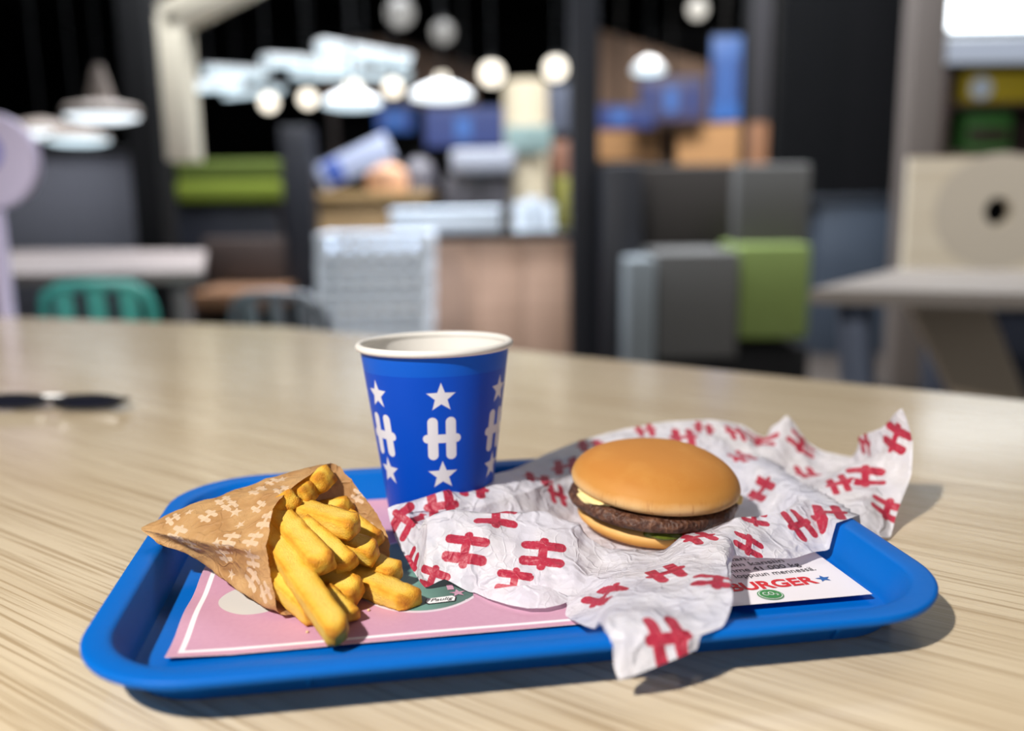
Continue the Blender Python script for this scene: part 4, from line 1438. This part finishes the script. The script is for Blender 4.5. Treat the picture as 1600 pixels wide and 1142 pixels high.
# crates
m_crate = mat('pale_blue_white_plastic', C(232, 242, 255), 0.45)
tops = [(364, 404), (405, 444), (445, 482), (483, 530), (531, 575)]
clabs = ['topmost white crate of the stack left of the wooden counter', 'white crate second from the top of the stack', 'white crate third from the top of the stack', 'white crate fourth in the stack, just above the table edge', 'bottom white crate of the stack, below the table edge']
for (v0, v1), lab in zip(tops, clabs):
    c0 = PY(582, (v0 + v1) / 2, 3.2)
    w = 176 * 3.2 / F
    h = (v1 - v0 - 1) * 3.2 / F
    t = thing('plastic_crate', (c0.x, 3.35, c0.z - h / 2), lab, 'crate', 'stacked white crates')
    z = c0.z
    bm = bmesh.new()
    for sy in (3.2, 3.5):
        for zz, hh in ((z - h / 2 + 0.016, 0.028), (z + h / 2 - 0.014, 0.024)):
            bbox(bm, (c0.x, sy, zz), (w, 0.012, hh), 0.002)
        for i in range(7):
            bbox(bm, (c0.x - w / 2 + w * (i + 0.5) / 7, sy, z), (w / 7 * 0.62, 0.010, h - 0.03), 0.002)
    for sx in (-1, 1):
        bbox(bm, (c0.x + sx * (w / 2 - 0.006), 3.35, z), (0.012, 0.30, h - 0.004), 0.002)
    frombm('crate_body', bm, m_crate, t)
    box('bottom_plate', (c0.x, 3.35, z - h / 2 + 0.006), (w - 0.02, 0.29, 0.008), m_crate, t, 0.002)
cr0 = PY(582, 575, 3.2)
box('trolley_deck', (cr0.x, 3.35, cr0.z - 0.03), (0.44, 0.34, 0.03), m_dsteel, (tr0 := thing('crate_trolley', (cr0.x, 3.35, FLOOR), 'low steel trolley carrying the stacked white crates', 'trolley')), 0.006)
for sx in (-1, 1):
    for sy in (-1, 1):
        lathe('wheel', [(0, -0.012), (0.03, -0.012), (0.034, 0), (0.03, 0.012), (0, 0.012)], (cr0.x + sx * 0.17, 3.35 + sy * 0.12, FLOOR + 0.034), m_black, tr0, 20, Matrix.Rotation(PI / 2, 3, 'X'))
        box('stem', (cr0.x + sx * 0.17, 3.35 + sy * 0.12, (FLOOR + 0.06 + cr0.z - 0.045) / 2), (0.02, 0.03, cr0.z - 0.045 - FLOOR - 0.06), m_dsteel, tr0, 0.003)

# wooden counter
t = thing('wooden_counter', PY(780, 560, 3.9), 'rose oak service counter with a black top left of the black post', 'counter')
c = PY(781, 460, 3.9)
ztop = zat(780, 374, 3.9)
w = 218 * 3.9 / F
for i in range(3):
    bm = bmesh.new(); bbox(bm, (c.x - w / 3 + w / 3 * i, 3.91, (ztop + FLOOR + 0.06) / 2), (w / 3 - 0.003, 0.02, ztop - FLOOR - 0.06), 0.002)
    frombm('front_panel', bm, m_pinkwood, t)
box('carcass', (c.x, 4.2, (ztop + FLOOR) / 2 + 0.02), (w - 0.01, 0.55, ztop - FLOOR - 0.04), m_brown, t, 0.004)
box('plinth', (c.x, 4.18, FLOOR + 0.028), (w - 0.06, 0.5, 0.054), m_black, t, 0.004)
box('worktop', (c.x, 4.19, ztop + 0.013), (w + 0.03, 0.62, 0.026), m_black, t, 0.004)
t = thing('white_tray', PY(694, 345, 3.9), 'long pale blue white box on the counter end over the crates', 'box')
c = PY(695, 346, 3.85)
box('body', (c.x, 4.0, ztop + 0.026 + 0.045), (170 * 3.9 / F, 0.26, 0.088), m_whitep, t, 0.02)
box('lid', (c.x, 4.0, ztop + 0.026 + 0.098), (172 * 3.9 / F, 0.27, 0.018), m_whitep, t, 0.008)
for i, u_ in enumerate((816, 836, 856)):
    c = PY(u_, 340, 4.1)
    t = thing('cup_stack', (c.x, 4.1 + 0.05 * i, ztop + 0.0265), ['left stack of white paper cups on the wooden counter', 'middle stack of white paper cups on the wooden counter', 'right stack of white paper cups on the wooden counter'][i], 'cup stack', 'paper cup stacks on the counter')
    z = ztop + 0.0265
    h = (0.13, 0.15, 0.12)[i]
    lathe('stacked_cups', [(0, h), (0.028, h)] + [p_ for k_ in range(8) for p_ in ((0.035, h - h * k_ / 8), (0.0375, h - h * k_ / 8 - h / 16), (0.034, h - h * (k_ + 1) / 8 + 0.001))] + [(0.036, 0), (0, 0)], (c.x, 4.1 + 0.05 * i, z), m_whitep, t, 24)
    lathe('rim', [(0.0375, 0.0005), (0.0395, 0.003), (0.0375, 0.006)], (c.x, 4.1 + 0.05 * i, z), m_whitep, t, 24)
t = thing('carton', PY(884, 350, 4.2), 'tall yellow green carton at the counter end by the black post', 'carton')
c = PY(881, 312, 4.25)
box('body', (c.x, 4.3, ztop + 0.0265 + 0.12), (0.055, 0.07, 0.24), mat('yellow_green_card', C(132, 128, 52), 0.6), t, 0.004)
box('cap', (c.x, 4.3, ztop + 0.0265 + 0.251), (0.03, 0.03, 0.02), m_brown, t, 0.004)

# black post, full height
t = thing('black_post', PY(914, 560, 3.7), 'thick black post at the right end of the wooden counter', 'post')
c = PY(914, 300, 3.7)
box('shaft', (c.x, 3.78, (FLOOR + CEIL) / 2), (0.112, 0.14, CEIL - FLOOR - 0.002), m_navy, t, 0.008)
box('base_plate', (c.x, 3.78, FLOOR + 0.01), (0.18, 0.2, 0.018), m_black, t, 0.003)

# wooden kiosk right of the post
t = thing('wood_kiosk', PY(1040, 560, 7.9), 'brown wooden kiosk with tan boards behind the booth', 'kiosk')
def quad_board(name, pts, y, th, m, parent):
    bm = bmesh.new()
    f = bm.faces.new([bm.verts.new(PY(u, v, y)) for u, v in pts])
    r = bmesh.ops.extrude_face_region(bm, geom=[f])
    bmesh.ops.translate(bm, vec=(0, th, 0), verts=[g for g in r['geom'] if isinstance(g, bmesh.types.BMVert)])
    return frombm(name, bm, m, parent, False)
quad_board('roof_fascia', [(900, 40), (935, 46), (1165, 118), (1165, 206), (900, 206)], 7.9, 0.1, m_fascia, t)
quad_board('lower_board', [(908, 204), (1032, 204), (1032, 250), (908, 250)], 7.8, 0.06, m_wood2, t)
quad_board('lower_board', [(1058, 200), (1166, 190), (1166, 256), (1058, 256)], 7.7, 0.06, m_wood2, t)
quad_board('recess', [(1030, 200), (1060, 200), (1060, 260), (1030, 260)], 7.86, 0.04, m_brown, t)
up_box('base', 905, 252, 1210, 420, 7.82, 0.3, m_brown, t, 0.01)
t = thing('grey_duct', PY(1080, 100, 8.4), 'dark grey wall panel above the kiosk roof', 'panel')
up_box('panel', 1010, 40, 1150, 150, 8.6, 0.05, mat('dull_grey_board', C(64, 64, 66), 0.8), t, 0.01)
up_box('strip', 1010, 34, 1150, 40, 8.58, 0.07, m_black, t, 0.005)
for u_ in (1030, 1130):
    p = PY(u_, 40, 8.6)
    tube('hanger', [Vector((p.x, 8.62, p.z - 0.02)), Vector((p.x, 8.62, CEIL))], 0.01, m_black, t, 6)
t = thing('metal_post', PY(1186, 560, 5.0), 'grey metal post with an orange wood foot behind the grey seat', 'post')
c = PY(1187, 120, 5.0)
zm = zat(1187, 190, 5.0)
box('upper_shaft', (c.x, 5.05, (zm + CEIL) / 2), (0.125, 0.08, CEIL - zm - 0.002), mat('grey_brown_metal', C(78, 76, 80), 0.5, 0.2), t, 0.006)
box('wood_foot', (c.x, 5.05, (zm + FLOOR) / 2), (0.12, 0.08, zm - FLOOR - 0.002), mat('orange_wood', C(130, 88, 58), 0.6), t, 0.006)
t = thing('thin_post', PY(1163, 560, 4.9), 'thin black post left of the grey metal post', 'post')
c = PY(1165, 120, 4.9)
box('shaft', (c.x, 4.9, (FLOOR + CEIL) / 2), (0.03, 0.05, CEIL - FLOOR - 0.002), m_black, t, 0.004)
box('base_plate', (c.x, 4.9, FLOOR + 0.008), (0.07, 0.09, 0.014), m_black, t, 0.003)

# booth seat in grey and green
t = thing('booth_sofa', PY(1120, 560, 3.4), 'tall booth with grey and lime green felt panels right of centre', 'booth')
up_box('outer_side', 944, 256, 1002, 640, 3.5, 0.5, m_navy, t, 0.01)
up_box('inner_back', 1000, 258, 1152, 398, 3.75, 0.08, mat('dark_umber_felt', C(48, 44, 42), 0.9), t, 0.015)
up_box('grey_back', 1153, 256, 1266, 392, 3.5, 0.12, m_dgrey, t, 0.015)
up_box('seat_end', 980, 404, 1024, 600, 3.3, 0.5, m_lgrey, t, 0.012)
up_box('grey_front', 1025, 394, 1154, 560, 3.35, 0.45, m_dgrey, t, 0.012)
up_box('green_front', 1155, 382, 1266, 530, 3.38, 0.40, m_lime, t, 0.02)
up_box('base', 990, 545, 1262, 640, 3.42, 0.4, m_black, t, 0.006)

# slatted dark wall
t = thing('slatted_screen', PY(1315, 560, 5.6), 'dark vertical slatted room divider behind the right table', 'divider')
up_box('backing', 1206, -60, 1424, 640, 5.7, 0.05, m_black, t, 0.004)
m_slat = mat('charcoal_slat', C(16, 16, 19), 0.8, spec=0.15)
m_slat2 = mat('dusky_slat', C(11, 12, 15), 0.8, spec=0.15)
for i in range(16):
    u_ = 1212 + i * 13.6
    o = up_box('slat', u_, -60, u_ + 7.5, 640, 5.66, 0.035, m_slat if i > 7 else m_slat2, t, 0.003)
t = thing('bluish_cabinet', PY(1345, 560, 5.0), 'low blue grey cabinet in front of the slatted divider', 'cabinet')
up_box('body', 1276, 314, 1412, 600, 5.3, 0.3, mat('blue_slate', C(56, 66, 80), 0.6), t, 0.01)
up_box('top', 1272, 306, 1416, 315, 5.28, 0.34, mat('slate_top', C(48, 54, 64), 0.5), t, 0.004)

t = thing('taupe_post', PY(1450, 560, 4.2), 'taupe square post behind the plywood panel', 'post')
c = PY(1450, 120, 4.2)
box('shaft', (c.x, 4.26, (FLOOR + CEIL) / 2), (0.155, 0.12, CEIL - FLOOR - 0.002), mat('taupe_paint', C(104, 96, 92), 0.7), t, 0.006)
box('base_plate', (c.x, 4.26, FLOOR + 0.012), (0.2, 0.17, 0.02), m_black, t, 0.003)

# shelf unit with packages at upper right
t = thing('wall_shelf', PY(1560, 240, 4.6), 'dark brown open shelf at the upper right', 'shelf')
m_shelf = mat('dark_walnut', C(56, 40, 34), 0.6)
up_box('back_board', 1482, 96, 1720, 244, 4.9, 0.03, m_shelf, t, 0.004)
up_box('board', 1482, 236, 1720, 244, 4.55, 0.34, m_shelf, t, 0.003)
up_box('board', 1482, 160, 1720, 167, 4.55, 0.34, m_shelf, t, 0.003)
up_box('board', 1482, 94, 1720, 101, 4.55, 0.34, m_shelf, t, 0.003)
up_box('side', 1478, 94, 1486, 244, 4.55, 0.36, m_shelf, t, 0.003)
zsh = zat(1600, 244, 4.55)
t2 = thing('yellow_package', PY(1550, 158, 4.6), 'yellow package with a white round mark on the upper shelf', 'package')
up_box('body', 1506, 112, 1640, 159, 4.62, 0.2, mat('yellow_card', C(206, 180, 40), 0.5, emit=(0.8, 0.6, 0.05, 1), estr=0.0), t2, 0.006)
c = PY(1533, 138, 4.615)
disc_y('round_mark', c, 0.055, 0.012, m_whitep, t2, 28)
t2 = thing('green_package', PY(1545, 196, 4.6), 'green package on the shelf under the yellow one', 'package')
up_box('body', 1510, 176, 1580, 235, 4.62, 0.2, mat('green_card', C(70, 130, 62), 0.5), t2, 0.006)
up_box('label_strip', 1514, 200, 1576, 222, 4.615, 0.01, m_shelf, t2, 0.002)

for (u0, v0, u1, v1, y, m, lab) in ((1476, -6, 1700, 44, 4.3, emis('bright_light_panel', (0.88, 0.95, 1.0, 1), 5.0), 'wide bluish white light panel at the top right corner'), (1480, 58, 1700, 94, 4.5, emis('dimmer_panel', (.70, .78, .95, 1), .55), 'dimmer grey blue light panel under the top right one')):
    t = thing('light_box', PY((u0 + u1) / 2, v1, y), lab, 'lamp', 'light boxes at the upper right')
    up_box('housing', u0 - 3, v0 - 3, u1 + 3, v1 + 3, y + 0.02, 0.06, m_shadew, t, 0.006)
    up_box('diffuser', u0, v0, u1, v1, y, 0.03, m, t, 0.01)
    c = PY(u0 + 20, v0, y)
    tube('hanger', [Vector((c.x, y + 0.05, c.z)), Vector((c.x, y + 0.05, CEIL))], 0.006, m_black, t, 6)

# plywood panel with a hole
t = thing('plywood_screen', PY(1540, 430, 3.0), 'pale plywood partition with a round dark hole on the right table', 'partition')
y_ = 2.75
tl, brr = PY(1424, 246, y_), PY(1760, 432, y_)
hc = PY(1560, 330, y_)
bm = bmesh.new()
outer = [bm.verts.new((x, y_, z)) for x, z in ((tl.x, brr.z), (brr.x, brr.z), (brr.x, tl.z), (tl.x, tl.z))]
hole = [bm.verts.new((hc.x + 0.042 * math.cos(2 * PI * i / 32), y_, hc.z + 0.042 * math.sin(2 * PI * i / 32))) for i in range(32)]
ed = [bm.edges.new((outer[i], outer[(i + 1) % 4])) for i in range(4)] + [bm.edges.new((hole[i], hole[(i + 1) % 32])) for i in range(32)]
r = bmesh.ops.triangle_fill(bm, use_beauty=True, use_dissolve=False, edges=ed)
fs = [g for g in r['geom'] if isinstance(g, bmesh.types.BMFace)]
r = bmesh.ops.extrude_face_region(bm, geom=fs)
bmesh.ops.translate(bm, vec=(0, 0.03, 0), verts=[g for g in r['geom'] if isinstance(g, bmesh.types.BMVert)])
frombm('board', bm, m_ply, t, False)
V, Fc = [], []
for i in range(49):
    a_ = 2 * PI * i / 48
    for r_ in (0.043, 0.195):
        V.append((hc.x + r_ * math.cos(a_), y_ - 0.001, hc.z + r_ * 0.88 * math.sin(a_) if r_ > .1 else hc.z + r_ * math.sin(a_)))
for i in range(48):
    Fc.append((2 * i, 2 * i + 1, 2 * i + 3, 2 * i + 2))
mesh('roundel', V, Fc, mat('grey_printed_roundel', C(216, 206, 190), 0.6), t, False)
lathe('hole_tube', [(0.042, -0.03), (0.044, -0.03), (0.044, -0.16), (0.0, -0.16), (0.0, -0.159), (0.042, -0.159)], hc, m_black, t, 32, Matrix.Rotation(PI / 2, 3, 'X'))

# right table
t = thing('cafe_table', PY(1450, 560, 2.4), 'grey wood table with steel and plywood legs at the right', 'table')
a, b, c, d = PZ(1264, 452, 0), PZ(1720, 462, 0), PZ(1740, 424, 0), PZ(1400, 420, 0)
m_gtop = mat('grey_wood_laminate', C(118, 110, 104), 0.5, var=0.1, vscale=8)
t.location = ((a.x + c.x) / 2, (a.y + c.y) / 2, FLOOR)
prism('tabletop', [a, b, c, d], -0.03, 0.0, m_gtop, t)
p0, p1 = PY(1334, 478, a.y + 0.08), PY(1352, 640, a.y + 0.08)
tube('steel_leg', [Vector((p0.x, p0.y, -0.033)), Vector((p0.x + (p0.z - FLOOR) * 0.1, p0.y, FLOOR + 0.001))], 0.036, m_steel, t, 12)
p0 = PY(1442, 490, 2.2)
w_ = 0.15
x0, x1 = p0.x - 0.05, p0.x + 0.33
bm = bmesh.new()
f = bm.faces.new([bm.verts.new(v) for v in ((x0, 2.2, -0.033), (x0 + w_ + 0.04, 2.2, -0.033), (x1 + w_, 2.2, FLOOR + 0.001), (x1, 2.2, FLOOR + 0.001))])
r = bmesh.ops.extrude_face_region(bm, geom=[f])
bmesh.ops.translate(bm, vec=(0, 0.05, 0), verts=[g for g in r['geom'] if isinstance(g, bmesh.types.BMVert)])
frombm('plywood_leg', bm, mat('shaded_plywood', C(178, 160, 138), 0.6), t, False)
t = thing('navy_bench', PY(1560, 560, 2.6), 'dark navy bench block behind the plywood table leg', 'bench')
up_box('block', 1500, 488, 1760, 700, 2.9, 0.3, mat('navy_felt', C(36, 42, 58), 0.9), t, 0.02)
up_box('edge_band', 1500, 482, 1760, 488, 2.88, 0.34, m_black, t, 0.004)
